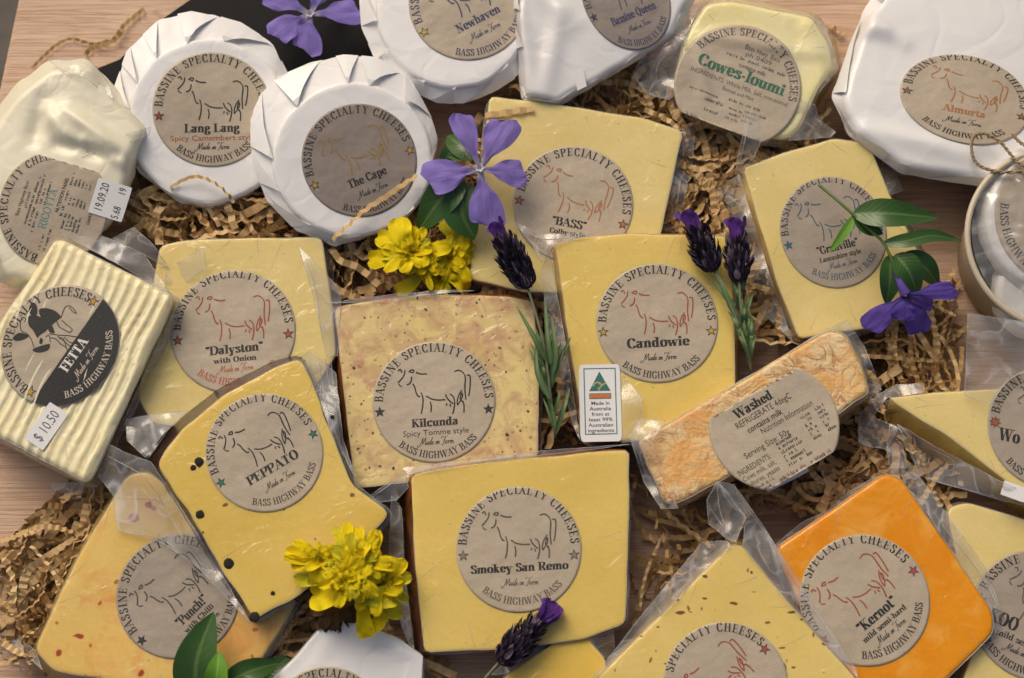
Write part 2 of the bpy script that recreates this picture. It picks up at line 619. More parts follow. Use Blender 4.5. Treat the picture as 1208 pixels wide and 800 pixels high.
# ------------------------------------------------------------------ lettering
SERIF = {
'A': (74, 'n 8 0 36 100;k 36 100 66 0;n 18 34 54 34;s 8 0;s 66 0'),
'B': (64, 'k 15 0 15 100;s 12 0;s 12 100;c 15 97 38 97 51 88 51 74 40 56 15 53;c 15 53 42 53 57 42 57 26 43 4 15 3'),
'C': (68, 'c 58 74 50 92 36 98 20 88 11 66 10 48 14 22 28 4 42 1 54 8 61 22;n 59 70 59 98'),
'D': (74, 'k 15 0 15 100;s 12 0;s 12 100;c 15 97 40 97 58 84 65 60 65 40 56 14 38 3 15 3'),
'E': (62, 'k 15 0 15 100;s 12 0;s 12 100;n 15 97 54 97;n 15 51 43 51;n 15 3 56 3;n 53 97 53 74;n 55 3 56 28;n 43 40 43 62'),
'F': (58, 'k 15 0 15 100;s 15 0;s 12 100;n 15 97 54 97;n 15 51 43 51;n 53 97 53 74;n 43 40 43 62'),
'G': (74, 'c 60 74 50 92 36 98 20 88 11 66 10 48 14 22 28 4 42 1 56 6;n 61 70 61 98;k 60 6 60 40;s 60 42'),
'H': (78, 'k 15 0 15 100;k 62 0 62 100;n 15 52 62 52;s 15 0;s 15 100;s 62 0;s 62 100'),
'I': (34, 'k 17 0 17 100;s 17 0;s 17 100'),
'K': (72, 'k 15 0 15 100;n 15 38 57 99;k 29 56 62 0;s 15 0;s 15 100;s 57 100;s 64 0'),
'L': (60, 'k 15 0 15 100;s 12 0;s 15 100;n 15 3 54 3;n 54 3 55 30'),
'M': (92, 'n 14 0 14 100;k 14 100 45 4;n 45 4 75 100;k 76 0 76 100;s 14 0;s 76 0;s 10 100;s 79 100'),
'N': (78, 'n 14 0 14 100;k 14 100 63 2;n 63 0 63 100;s 14 0;s 63 100;s 10 100'),
'O': (76, 'o 38 99 20 88 10 50 20 12 38 1 56 12 66 50 56 88'),
'P': (62, 'k 15 0 15 100;s 15 0;s 12 100;c 15 97 40 97 56 88 56 72 42 48 15 46'),
'Q': (76, 'o 38 99 20 88 10 50 20 12 38 1 56 12 66 50 56 88;k 40 8 66 -20'),
'R': (70, 'k 15 0 15 100;s 15 0;s 12 100;c 15 97 40 97 55 88 55 74 42 51 15 49;k 34 50 60 0;s 64 0'),
'S': (56, 'c 46 76 42 92 28 98 15 92 11 78 18 62 34 52 46 40 48 22 40 6 26 1 14 8 9 26;n 47 74 47 97;n 8 3 8 28'),
'T': (66, 'k 33 0 33 100;n 8 97 58 97;n 8 97 8 72;n 58 97 58 72;s 33 0'),
'U': (76, 'k 15 32 15 100;c 15 36 20 10 36 2 52 10 59 36;n 59 34 59 100;s 15 100;s 59 100'),
'V': (72, 'k 10 100 36 0;n 36 0 62 100;s 10 100;s 62 100'),
'W': (106, 'k 9 100 31 0;n 31 0 53 98;k 53 98 75 0;n 75 0 97 100;s 9 100;s 53 100;s 97 100'),
'Y': (70, 'k 9 100 35 48;n 35 48 61 100;k 35 0 35 50;s 35 0;s 9 100;s 61 100'),
'a': (54, 'k 36 0 36 46;c 36 44 34 62 24 67 13 62 10 52;c 36 40 18 36 9 24 10 10 20 2 30 6 36 16;n 36 3 47 3'),
'b': (58, 'k 15 0 15 102;c 15 50 26 66 40 64 48 50 49 34 46 14 34 2 22 4 15 14;s 10 102'),
'c': (50, 'c 42 52 36 66 26 67 14 58 10 36 14 12 26 2 36 6 43 18;k 40 50 41 56'),
'd': (60, 'k 42 0 42 102;c 42 50 32 66 20 65 11 52 10 34 13 12 24 2 34 5 42 16;s 37 102;s 47 0'),
'e': (53, 'c 10 37 43 37 42 54 34 65 24 67 14 58 10 38 13 14 26 2 36 6 43 18'),
'f': (38, 'k 15 0 15 78;c 15 74 18 96 28 102 36 95;n 4 65 30 65;s 15 0'),
'g': (54, 'o 26 67 14 60 12 48 16 36 26 31 36 36 40 48 38 60;c 18 33 10 22 18 12 36 8 44 -4 38 -20 24 -26 10 -20 8 -8 18 6;n 38 62 50 68'),
'h': (60, 'k 14 0 14 102;c 14 48 24 64 36 66 44 56 45 40;k 45 0 45 46;s 14 0;s 45 0;s 9 102'),
'i': (30, 'k 14 0 14 66;d 14 88;s 14 0;s 9 66'),
'k': (58, 'k 14 0 14 102;n 14 28 42 66;k 24 42 46 0;s 14 0;s 48 0;s 42 66;s 9 102'),
'l': (30, 'k 14 0 14 102;s 14 0;s 9 102'),
'm': (90, 'k 14 0 14 66;c 14 48 24 64 35 66 43 56 44 40;k 44 0 44 46;c 44 48 54 64 65 66 73 56 74 40;k 74 0 74 46;s 14 0;s 44 0;s 74 0;s 9 66'),
'n': (60, 'k 14 0 14 66;c 14 48 24 64 36 66 44 56 45 40;k 45 0 45 46;s 14 0;s 45 0;s 9 66'),
'o': (56, 'o 28 67 14 58 9 34 14 10 28 1 42 10 47 34 42 58'),
'p': (58, 'k 15 -28 15 66;c 15 50 26 66 40 64 48 50 49 34 46 14 34 2 22 4 15 14;s 15 -28;s 10 66'),
'r': (44, 'k 14 0 14 66;c 14 46 22 62 32 67 39 60;d 37 58;s 14 0;s 9 66'),
's': (44, 'c 36 52 32 64 22 67 11 62 11 50 24 38 36 28 37 12 24 1 12 5 8 18;n 36 48 36 66;n 8 2 8 20'),
't': (36, 'k 15 12 15 86;n 5 65 31 65;c 15 14 20 2 28 2 34 10'),
'u': (60, 'k 14 20 14 66;c 14 24 18 6 28 2 38 8 45 22;k 45 0 45 66;s 9 66;s 40 66;s 50 0'),
'v': (54, 'k 8 66 27 0;n 27 0 46 66;s 8 66;s 46 66'),
'w': (78, 'k 8 66 23 0;n 23 0 39 64;k 39 64 54 0;n 54 0 70 66;s 8 66;s 70 66'),
'y': (54, 'k 8 66 27 2;n 46 66 27 2;c 27 2 20 -20 10 -26 4 -20;s 8 66;s 46 66'),
'"': (34, 'k 11 100 11 74;k 24 100 24 74'),
'-': (34, 'h 6 34 28 34'),
'!': (30, 'k 14 100 14 30;d 14 7'),
"'": (20, 'k 10 100 10 74'),
' ': (28, ''),
}

def stroke_quads(pts, wfun, closed=False):
    n = len(pts)
    L, Rr = [], []
    for i in range(n):
        a = pts[(i - 1) % n] if (closed or i) else pts[i]
        b = pts[(i + 1) % n] if (closed or i < n - 1) else pts[i]
        t = Vector(b) - Vector(a)
        if t.length < 1e-9: t = Vector((1, 0))
        t.normalize()
        wd = wfun(t) * .5
        nx, ny = -t.y * wd, t.x * wd
        L.append((pts[i][0] + nx, pts[i][1] + ny)); Rr.append((pts[i][0] - nx, pts[i][1] - ny))
    vs = L + Rr
    fs = []
    for i in range(n if closed else n - 1):
        j = (i + 1) % n
        fs.append((i, n + i, n + j, j))
    return vs, fs

def c2(pts, n=5, closed=False):
    return [(p.x, p.y) for p in catmull([(x, y, 0) for x, y in pts], n, closed)]

_gl = {}
def glyph(ch, K, N):
    key = (ch, K, N)
    if key in _gl: return _gl[key]
    wd, d = SERIF.get(ch, SERIF[' '])
    V, F = [], []
    def put(vs, fs):
        b = len(V); V.extend(vs); F.extend([tuple(b + i for i in f) for f in fs])
    for it in filter(None, d.split(';')):
        q = it.split(); o = q[0]; nums = [float(x) / 100 for x in q[1:]]
        pts = list(zip(nums[0::2], nums[1::2]))
        if o in 'knh':
            ww = {'k': K, 'n': N, 'h': K * .7}[o]
            put(*stroke_quads(pts, lambda t: ww))
        elif o == 'c':
            put(*stroke_quads(c2(pts), lambda t: N + (K * 1.08 - N) * abs(t.y) ** 1.3))
        elif o == 'o':
            put(*stroke_quads(c2(pts, closed=True), lambda t: N + (K * 1.08 - N) * abs(t.y) ** 1.3, True))
        elif o == 's':
            x, y = pts[0]
            hw = .085 + K * .55
            y0, y1 = (y - N * .9, y) if y > .3 else (y, y + N * .9)
            put([(x - hw, y0), (x + hw, y0), (x + hw, y1), (x - hw, y1)], [(0, 1, 2, 3)])
        elif o == 'd':
            x, y = pts[0]; r = max(K * .62, .07)
            put([(x + r * math.cos(a * PI / 5), y + r * math.sin(a * PI / 5)) for a in range(10)], [tuple(range(10))])
    _gl[key] = (wd / 100, V, F)
    return _gl[key]

def serif_line(text, size, K=.2, N=.065, track=0):
    """returns verts, faces, width with the text starting at x = 0"""
    V, F, x = [], [], 0
    for ch in text:
        wd, v, f = glyph(ch, K, N)
        b = len(V)
        V += [((x + p[0]) * size, p[1] * size) for p in v]
        F += [tuple(b + i for i in q) for q in f]
        x += wd + (K - .16) * .6 + track
    return V, F, x * size

def serif_arc(text, size, rad, span, mid, outward=True, K=.17, N=.06):
    adv = [glyph(c, K, N)[0] + (K - .16) * .6 for c in text]
    ref = rad + (size * .5 if outward else -size * .5)
    tot = sum(adv) * size / ref
    extra = (span - tot) / (len(text) - 1)
    V, F = [], []
    a = mid + span / 2 if outward else mid - span / 2
    for ch, ad in zip(text, adv):
        wd, v, f = glyph(ch, K, N)
        half = ad * size / ref / 2
        ac = a - half if outward else a + half
        b = len(V)
        for px, py in v:
            lx, ly = (px - wd / 2) * size, py * size
            if outward:
                er, et = Vector((math.cos(ac), math.sin(ac))), Vector((math.sin(ac), -math.cos(ac)))
                p = er * (rad + ly) + et * lx
            else:
                er, et = Vector((math.cos(ac), math.sin(ac))), Vector((-math.sin(ac), math.cos(ac)))
                p = er * (rad - ly) + et * lx
            V.append((p.x, p.y))
        F += [tuple(b + i for i in q) for q in f]
        a += (-1 if outward else 1) * (2 * half + extra)
    return V, F

_sans = {}
def sans(text, bold=0):
    key = (text, bold)
    if key in _sans: return _sans[key]
    cu = bpy.data.curves.new('lettering', 'FONT')
    cu.body = text
    cu.resolution_u = 2
    cu.offset = bold
    o = bpy.data.objects.new('lettering', cu)
    COL.objects.link(o)
    dg = bpy.context.evaluated_depsgraph_get()
    dg.update()
    me = bpy.data.meshes.new_from_object(o.evaluated_get(dg))
    V = [(v.co.x, v.co.y) for v in me.vertices]
    F = [tuple(p.vertices) for p in me.polygons]
    bpy.data.objects.remove(o); bpy.data.meshes.remove(me); bpy.data.curves.remove(cu)
    # cap height of the built-in face is about 0.73
    V = [(x / .73, y / .73) for x, y in V]
    wd = max([x for x, y in V] or [0])
    _sans[key] = (V, F, wd)
    return _sans[key]

SCRIPT = [
 [(-.25, .05), (-.3, -.2), (-.1, -.25), (.15, .1), (.38, .95)], [(.38, .95), (.42, .5), (.46, .08)], [(.46, .08), (.65, .6), (.85, .95)], [(.85, .95), (.84, .4), (.92, .02), (1.05, .2)],
 [(1.34, .38), (1.18, .42), (1.08, .18), (1.18, .02), (1.3, .2), (1.36, .4)], [(1.36, .4), (1.33, .08), (1.44, .06), (1.52, .2)],
 [(1.76, .36), (1.6, .42), (1.5, .18), (1.6, .02), (1.74, .25), (1.92, .95)], [(1.92, .95), (1.78, .2), (1.84, .02), (1.96, .15)],
 [(1.96, .15), (2.14, .28), (2.1, .42), (1.98, .3), (2.0, .05), (2.12, .02), (2.28, .18)],
 [(2.72, .4), (2.58, .3), (2.6, .05), (2.74, .05), (2.8, .28), (2.7, .4), (2.92, .34)],
 [(2.92, .4), (2.9, .02)], [(2.9, .1), (3.02, .38), (3.12, .38), (3.1, .05), (3.24, .12)],
 [(3.4, .7), (3.5, .98), (3.9, .86), (4.4, 1.02)], [(4.02, .88), (3.9, .3), (3.72, -.12), (3.52, -.05)], [(3.7, .44), (4.1, .5)],
 [(4.4, .38), (4.22, .42), (4.12, .18), (4.22, .02), (4.36, .2), (4.42, .4)], [(4.42, .4), (4.38, .08), (4.5, .06)],
 [(4.56, .3), (4.66, .42), (4.66, .02)], [(4.66, .15), (4.8, .4), (4.9, .38)],
 [(4.98, .4), (4.96, .02)], [(4.96, .15), (5.1, .4), (5.18, .3), (5.16, .02)], [(5.16, .15), (5.3, .4), (5.38, .3), (5.38, .05), (5.55, .1)],
]
def script_line(size, wd=.035):
    V, F = [], []
    for s in SCRIPT:
        v, f = stroke_quads(c2([(x * size * .8 + y * size * .22, y * size) for x, y in s], 4), lambda t: size * (wd + .05 * abs(t.y)))
        b = len(V); V += v; F += [tuple(b + i for i in q) for q in f]
    return V, F, 5.5 * size * .8

COW = [[(165, 215), (180, 205), (190, 225)], [(207, 208), (205, 235), (190, 262), (168, 288)], [(172, 293), (180, 305), (194, 310)],
 [(232, 222), (245, 208), (262, 210), (256, 224), (240, 219)], [(250, 248), (248, 275), (238, 292), (222, 300)], [(275, 222), (305, 231), (342, 230)],
 [(258, 292), (270, 312), (278, 340), (290, 365), (305, 372)], [(310, 345), (322, 380), (322, 430), (314, 476)], [(366, 400), (374, 430), (372, 465)],
 [(342, 366), (375, 384), (415, 390), (458, 387)], [(458, 355), (470, 380), (490, 400), (505, 412)], [(468, 408), (464, 424)], [(484, 412), (492, 430)],
 [(485, 352), (505, 368), (514, 400), (512, 440), (504, 474)], [(556, 328), (538, 360), (530, 395), (532, 420)], [(532, 420), (548, 395), (561, 365), (556, 345), (548, 380), (562, 400)],
 [(562, 392), (571, 420), (572, 464)], [(508, 214), (535, 206), (560, 220), (575, 250), (574, 320), (582, 386)], [(582, 236), (600, 236), (606, 262), (604, 320), (598, 364)]]

class Label:
    """a paper label on a plane: local units are its radius, u to the right of the text, v up"""
    def __init__(s, pl, cx, cy, rpx, rot, squ=1, sqv=1, cuts=(), shift=(0, 0), lift=.30, hk=1, seg=84, paper_tone='kraft'):
        s.pl = pl
        s.c = pl.uv(cx, cy)
        e = pl.uv(cx + 10, cy)
        s.r = rpx * math.hypot(e[0] - s.c[0], e[1] - s.c[1]) / 10
        s.rot = R(rot); s.squ, s.sqv = squ, sqv
        s.cuts = cuts; s.shift = shift; s.lift = lift * MM; s.hk = hk
        s.mb = MB(); s.mats = [M[paper_tone]]
        s.seg = seg
        s.disc()
    def cut(s, u, v, lim=.985):
        r = math.hypot(u, v)
        if r > lim: u, v = u * lim / r, v * lim / r
        for nx, ny, d in s.cuts:
            k = nx * u + ny * v - d
            if k > 0: u -= nx * k; v -= ny * k
        return u, v
    def world(s, u, v, up):
        u *= s.squ; v *= s.sqv
        a, b = math.cos(s.rot), math.sin(s.rot)
        return s.pl.pt(s.c[0] + s.r * (u * a - v * b), s.c[1] + s.r * (u * b + v * a), s.lift + up, s.hk)
    def disc(s):
        vs = [s.world(0, 0, 0)]; n = s.seg; fs = []
        rr = [(i + 1) / 26 for i in range(26)]
        for k in rr:
            for i in range(n):
                a = 2 * PI * i / n
                u, v = s.cut(k * math.cos(a), k * math.sin(a), 1)
                vs.append(s.world(u, v, 0))
        for i in range(n):      # the paper's own edge
            a = 2 * PI * i / n
            u, v = s.cut(math.cos(a), math.sin(a), 1)
            vs.append(s.world(u, v, -s.lift * 1.2))
        for i in range(n): fs.append((0, 1 + i, 1 + (i + 1) % n))
        for k in range(len(rr)):
            for i in range(n):
                j = (i + 1) % n
                fs.append((1 + k * n + i, 1 + (k + 1) * n + i, 1 + (k + 1) * n + j, 1 + k * n + j))
        s.mb.add(vs, fs, 0)
    def slot(s, mat):
        if mat not in s.mats: s.mats.append(mat)
        return s.mats.index(mat)
    def put(s, V, F, col, ou=0, ov=0, up=.07, shift=True, clamp=True):
        k = s.slot(ink(col) if isinstance(col, tuple) else col)
        if shift: ou += s.shift[0]; ov += s.shift[1]
        pts = []
        for u, v in V:
            u, v = u + ou, v + ov
            if clamp: u, v = s.cut(u, v)
            pts.append(s.world(u, v, up * MM))
        # keep every face pointing up
        fs = []
        for f in F:
            a = 0
            for i in range(len(f)):
                p, q = V[f[i - 1]], V[f[i]]
                a += p[0] * q[1] - q[0] * p[1]
            fs.append(f if a > 0 else f[::-1])
        s.mb.add(pts, fs, k)
    def star(s, ang, rad, size, col, pts=5, edge=BLACK, hollow=False):
        cx, cy = rad * math.cos(R(ang)), rad * math.sin(R(ang))
        def st(sz):
            v = []
            for i in range(pts * 2):
                r = sz if i % 2 == 0 else sz * (.42 if pts == 5 else .6)
                a = PI / 2 + PI * i / pts + R(ang) * 0
                v.append((cx + r * math.cos(a), cy + r * math.sin(a)))
            return [(cx, cy)] + v, [(0, 1 + i, 1 + (i + 1) % (pts * 2)) for i in range(pts * 2)]
        s.put(*st(size), edge)
        if col != edge: s.put(*st(size * .66), col, up=.12)
    def serif(s, text, size, v, col, u=0, K=.2, N=.065, width=None, align=0):
        V, F, w = serif_line(text, size, K, N)
        k = 1
        if width: k = width / w; w = width
        V = [(x * k - w * (.5 if align == 0 else 0), y) for x, y in V]
        s.put(V, F, col, u, v)
    def sans(s, text, size, v, col, u=0, bold=0, width=None, align=0):
        V, F, w = sans(text, bold)
        k = size
        kx = width / w if width else size
        V = [(x * kx - w * kx * (.5 if align == 0 else 0), y * k) for x, y in V]
        s.put(V, F, col, u, v)
    def lines(s, rows, col):
        """rows of tiny print too small to read: (u0, u1, v, height)"""
        rnd = random.Random(int(abs(rows[0][0] * 1000)) + len(rows))
        V, F = [], []
        for u0, u1, v, h in rows:
            u = u0
            while u < u1:
                w = rnd.uniform(.3, .7) * h
                if rnd.random() < .16: u += h * .7; continue
                hh = h * rnd.choice((.68, .68, .7, 1.0))
                t = h * .2
                b = len(V)
                V += [(u, v), (u + t, v), (u + t, v + hh), (u, v + hh)]; F.append((b, b + 1, b + 2, b + 3))
                if rnd.random() < .8:
                    b = len(V); y = v + rnd.choice((0, h * .5, h * .3)); x2 = min(u + w, u1)
                    V += [(u, y), (x2, y), (x2, y + t * .8), (u, y + t * .8)]; F.append((b, b + 1, b + 2, b + 3))
                if rnd.random() < .5:
                    b = len(V); x2 = u + w - t
                    V += [(x2, v), (x2 + t, v), (x2 + t, v + h * .68), (x2, v + h * .68)]; F.append((b, b + 1, b + 2, b + 3))
                u += w + h * .16
        s.put(V, F, col)
    def cow(s, col, k=1, ou=0, ov=0, wd=.029):
        for i, ln in enumerate(COW):
            p = c2([((x - 389.5) / 371, (400 - y) / 371) for x, y in ln], 5)
            a, b = math.cos(R(-5)), math.sin(R(-5))
            p = [((x * a - y * b) * k + ou, (x * b + y * a) * k + ov) for x, y in p]
            n = len(p)
            V, F = stroke_quads(p, lambda t: wd * (.8 + .25 * noise.noise(Vector((t.x, t.y, i)))))
            s.put(V, F, col)
    def ring(s, top='BASSINE SPECIALTY CHEESES', bot='BASS HIGHWAY BASS', col=BLACK, bcol=None, r=.83, h=.14, span=176, mid=88, br=.925, bspan=88, bmid=272, bh=.115):
        if top: s.put(*serif_arc(top, h, r, R(span), R(mid)), col)
        if bot: s.put(*serif_arc(bot, bh, br, R(bspan), R(bmid), False), bcol or col)
    def made(s, v, col, size=.125, u=0):
        V, F, w = script_line(size)
        s.put([(x - w / 2, y) for x, y in V], F, col, u, v)
    def done(s, parent, label=None, name='label'):
        return part(s.mb, name, s.mats, parent, label)

def std_label(L, name, cowcol, star, namecol=BLACK, sub=None, subcol=BLACK, subsans=False, madecol=None, botcol=None, ringcol=BLACK, nsize=.125, nw=None, sw=None, edge=BLACK, spts=5, stars=(187, -12), K=.21):
    L.ring(col=ringcol, bcol=botcol)
    L.cow(cowcol)
    for a in stars: L.star(a, .895, .098, star, spts, edge)
    L.serif(name, nsize, -.40, namecol, K=K, width=nw)
    if sub:
        if subsans: L.sans(sub, .098, -.545, subcol, width=sw)
        else: L.serif(sub, .085, -.545, subcol, K=.19, width=sw)
        L.made(-.70, madecol or BLACK)
    else:
        L.made(-.62, madecol or BLACK)

# ------------------------------------------------------------------ bag film
def zfield(pts):
    def f(x, y):
        sw = sz = 0
        for px, py, pz in pts:
            w = 1 / (((px - x) ** 2 + (py - y) ** 2) ** 1.5 + 1)
            sw += w; sz += w * pz
        return sz / sw
    return f

def flap(mb, pts, amp=1.3, seed=0, step=6, freq=1 / 48, edge=True, creases=()):
    """a loose piece of clear film: outline of (px, py, z mm)"""
    poly = [(p[0], p[1]) for p in pts]
    zf = zfield(pts)
    bd = []
    for i in range(len(pts)):
        a, b = pts[i], pts[(i + 1) % len(pts)]
        n = max(2, int(math.hypot(a[0] - b[0], a[1] - b[1]) / step))
        for k in range(n):
            t = k / n
            j = .8
            bd.append((a[0] + (b[0] - a[0]) * t + j * noise.noise(Vector((a[0] + t * 9, b[1], seed))), a[1] + (b[1] - a[1]) * t + j * noise.noise(Vector((a[1], b[0] + t * 9, seed + 4)))))
    xs = [p[0] for p in poly]; ys = [p[1] for p in poly]
    inner = []
    y = min(ys) + step * .5; row = 0
    while y < max(ys):
        x = min(xs) + step * (.5 if row % 2 else .1)
        while x < max(xs):
            ins = False
            for i in range(len(poly)):
                x0, y0 = poly[i - 1]; x1, y1 = poly[i]
                if (y0 > y) != (y1 > y) and x < (x1 - x0) * (y - y0) / (y1 - y0) + x0: ins = not ins
            if ins and min((x - b[0]) ** 2 + (y - b[1]) ** 2 for b in bd) > (step * .6) ** 2:
                inner.append((x, y))
            x += step
        y += step * .87; row += 1
    nb = len(bd)
    res = delaunay_2d_cdt([Vector(p) for p in bd + inner], [], [list(range(nb))], 1, 1e-5)
    def z(x, y):
        a = noise.noise(Vector((x * freq, y * freq, seed)))
        b = noise.noise(Vector((x * freq * 2.3, y * freq * 2.3, seed + 7)))
        return zf(x, y) + amp * ((1 - 2.4 * abs(a)) * .8 + (0.5 - 1.6 * abs(b)) * .25)
    vs = [at(p[0], p[1], z(p[0], p[1])) for p in res[0]]
    mb.add(vs, [tuple(f) if (Vector(res[0][f[1]]) - Vector(res[0][f[0]])).cross(Vector(res[0][f[2]]) - Vector(res[0][f[0]])) < 0 else tuple(f[::-1]) for f in res[2]], 0)
    if edge:
        e = [at(p[0], p[1], z(p[0], p[1])) for p in bd]
        tube(mb, e + e[:1], .13 * MM, 1, 4)
    for cr in creases:
        q = c2(cr, 6)
        tube(mb, [at(p[0], p[1], z(p[0], p[1]) + .3) for p in q], .16 * MM, 1, 4, lambda t: .3 + math.sin(PI * t))

def skirt(mb, pl, fuv, depth, out, seed, lo=.25):
    """the sealed margin of a vacuum bag standing out all round the wedge"""
    n = len(fuv)
    rows = []
    for k, (o, d) in enumerate(((.05, depth * .45), (.35, depth * .62), (.7, depth * .8), (1.0, depth * .9))):
        row = []
        for i, (u, v) in enumerate(fuv):
            q = noise.noise(Vector((u * 45, v * 45, seed)))
            amt = out * MM * max(lo, .75 + 1.1 * q) * o
            t = Vector(fuv[(i + 2) % n]) - Vector(fuv[i - 2]); t.normalize()
            area = 1 if pl_area(fuv) > 0 else -1
            nx, ny = area * t.y, -area * t.x
            z = -d * MM + 1.6 * MM * o * noise.noise(Vector((u * 130, v * 130, seed + k * .3)))
            row.append(pl.o + pl.ex * (u + nx * amt) + pl.ey * (v + ny * amt) + pl.n * z)
        rows.append(row)
    vs = [p for r in rows for p in r]
    fs = []
    for k in range(3):
        for i in range(n):
            j = (i + 1) % n
            fs.append((k * n + i, k * n + j, (k + 1) * n + j, (k + 1) * n + i))
    mb.add(vs, fs, 0)
    tube(mb, rows[-1] + rows[-1][:1], .12 * MM, 1, 4)

def pl_area(p):
    return sum(p[i - 1][0] * p[i][1] - p[i][0] * p[i - 1][1] for i in range(len(p)))

WEDGES = 'cheeses laid out on the paper shreds'
def wedge(name, label, cat, face, z, sx, sy, thick, face_mat, side_mat, base=None, bevel=1.1, rad=7, out=2.2, flaps=(), seed=1, ramp=.5, wob=.35, h=None, crown=0, sidewob=.4, bodyname='cheese_body', bag=True, extra_rings=(), fine=False, N=180):
    cx = sum(p[0] for p in face) / len(face); cy = sum(p[1] for p in face) / len(face)
    pl = Plane(cx, cy, z, sx, sy, h or relief(ramp, 30, seed))
    loc = pl.o - pl.n * thick * MM
    th = thing(name, label, cat, loc)
    rings = [(face, 0)] + list(extra_rings) + [(base, thick)]
    mb, fuv, fpx = loft(pl, rings, bevel, N=N, rad=rad, seed=seed, wob=wob, crown=crown, sidewob=sidewob, fine=fine)
    part(mb, bodyname, [face_mat, side_mat], th)
    if bag:
        if out:
            fb = MB()
            skirt(fb, pl, fuv, thick * .5, out, seed)
            P = [pl.pt(u, v, -.25 * MM) for u, v in inset(fuv, .25 * MM)]
            rq = random.Random(seed * 5)
            cc = Vector((sum(p[0] for p in fuv) / len(fuv), sum(p[1] for p in fuv) / len(fuv)))
            for q in range(9):
                i0 = rq.randrange(len(fuv))
                a0 = Vector(fuv[i0]); d0 = (cc - a0).normalized()
                d0 = Matrix.Rotation(rq.uniform(-.9, .9), 2) @ d0
                ln = rq.uniform(5, 17) * MM
                a0 = a0 + d0 * rq.uniform(0, 4) * MM
                bend = rq.uniform(-.2, .2)
                pp = [a0 + d0 * ln * k / 7 + Vector((-d0.y, d0.x)) * ln * bend * (k / 7) ** 2 for k in range(8)]
                tube(fb, [pl.pt(p.x, p.y, (.12 if k else -.3) * MM) for k, p in enumerate(pp)], .13 * MM, 1, 4, lambda t: max(.08, .9 * (1 - t) ** .7))
            sh = seed * 13 % len(P)
            P = P[sh:] + P[:sh]
            tube(fb, P + P[:1], .26 * MM, 1, 5, lambda t: max(.12, .62 + .9 * noise.noise(Vector((t * 14, seed, 1)))))
            part(fb, 'bag_margin', [M['film'], M['film_edge']], th)
        for i, fl in enumerate(flaps):
            kw = {}
            if isinstance(fl, dict): kw = dict(fl); fl = kw.pop('pts')
            fb = MB()
            flap(fb, fl, seed=seed + i * 1.7, **kw)
            part(fb, 'bag_flap', [M['film'], M['film_edge']], th)
    return th, pl

# ------------------------------------------------------------------ the setting: ground, table
def box_poly(pts_xy, z0, z1, bev, mb):
    """upright slab with a rounded top edge"""
    n = len(pts_xy)
    rows = []
    for d, zz in ((bev, z1), (bev * .3, z1 - bev * .3), (0, z1 - bev), (0, z0)):
        q = []
        for i in range(n):
            p0, p, p1 = Vector(pts_xy[i - 1]), Vector(pts_xy[i]), Vector(pts_xy[(i + 1) % n])
            a, b = (p - p0).normalized(), (p1 - p).normalized()
            na, nb = Vector((-a.y, a.x)), Vector((-b.y, b.x))
            m = (na + nb); m = m / max(.2, m.dot(na))
            q.append((p.x + m.x * d, p.y + m.y * d, zz))
        rows.append(q)
    vs = [p for r in rows for p in r]
    fs = [tuple(range(n)), tuple(3 * n + i for i in range(n))[::-1]]
    for k in range(3):
        for i in range(n):
            j = (i + 1) % n
            fs.append((k * n + i, (k + 1) * n + i, (k + 1) * n + j, k * n + j))
    mb.add(vs, fs, 0)

gm = plain('grey_brown_paving', (.16, .14, .12), .9, .2, .4, 14, bump=.004, bsc=60)
mb = MB()
mb.add([(-40, -40, -.78), (40, -40, -.78), (40, 40, -.78), (-40, 40, -.78)], [(0, 1, 2, 3)], 0)
solo(mb, 'ground', [gm], 'blurred grey brown paving far below the table', None, (0, 0, -.78), kind='structure')

a, b = at(19, 0, 0), at(-6, 118, 0)
dr = (b - a).normalized()
p_top, p_bot = a - dr * .25, b + dr * .62
mb = MB()
box_poly([(p_bot.x, p_bot.y), (.55, p_bot.y), (.55, p_top.y), (p_top.x, p_top.y)], -.038, 0, .004, mb)
t = solo(mb, 'wooden_table', [M['wood']], 'pale pine table top with horizontal grain under all the cheeses', 'table', (0, 0, 0), sharp=.6)

mb = MB()
bp = [at(x, y, 2.5) for x, y in ((236, -6), (190, 26), (142, 72), (112, 84), (190, 170), (400, 140), (470, 110), (452, -70), (270, -70))]
box_poly([(p.x, p.y) for p in bp][::-1], .0003, .0028, .0008, mb)
# make the winding face up whichever way the outline ran
solo(mb, 'black_board', [M['black']], 'flat black board under the purple flower and white rounds at the top', 'board', bp[0] * 0 + at(300, 60, 0), sharp=.6)

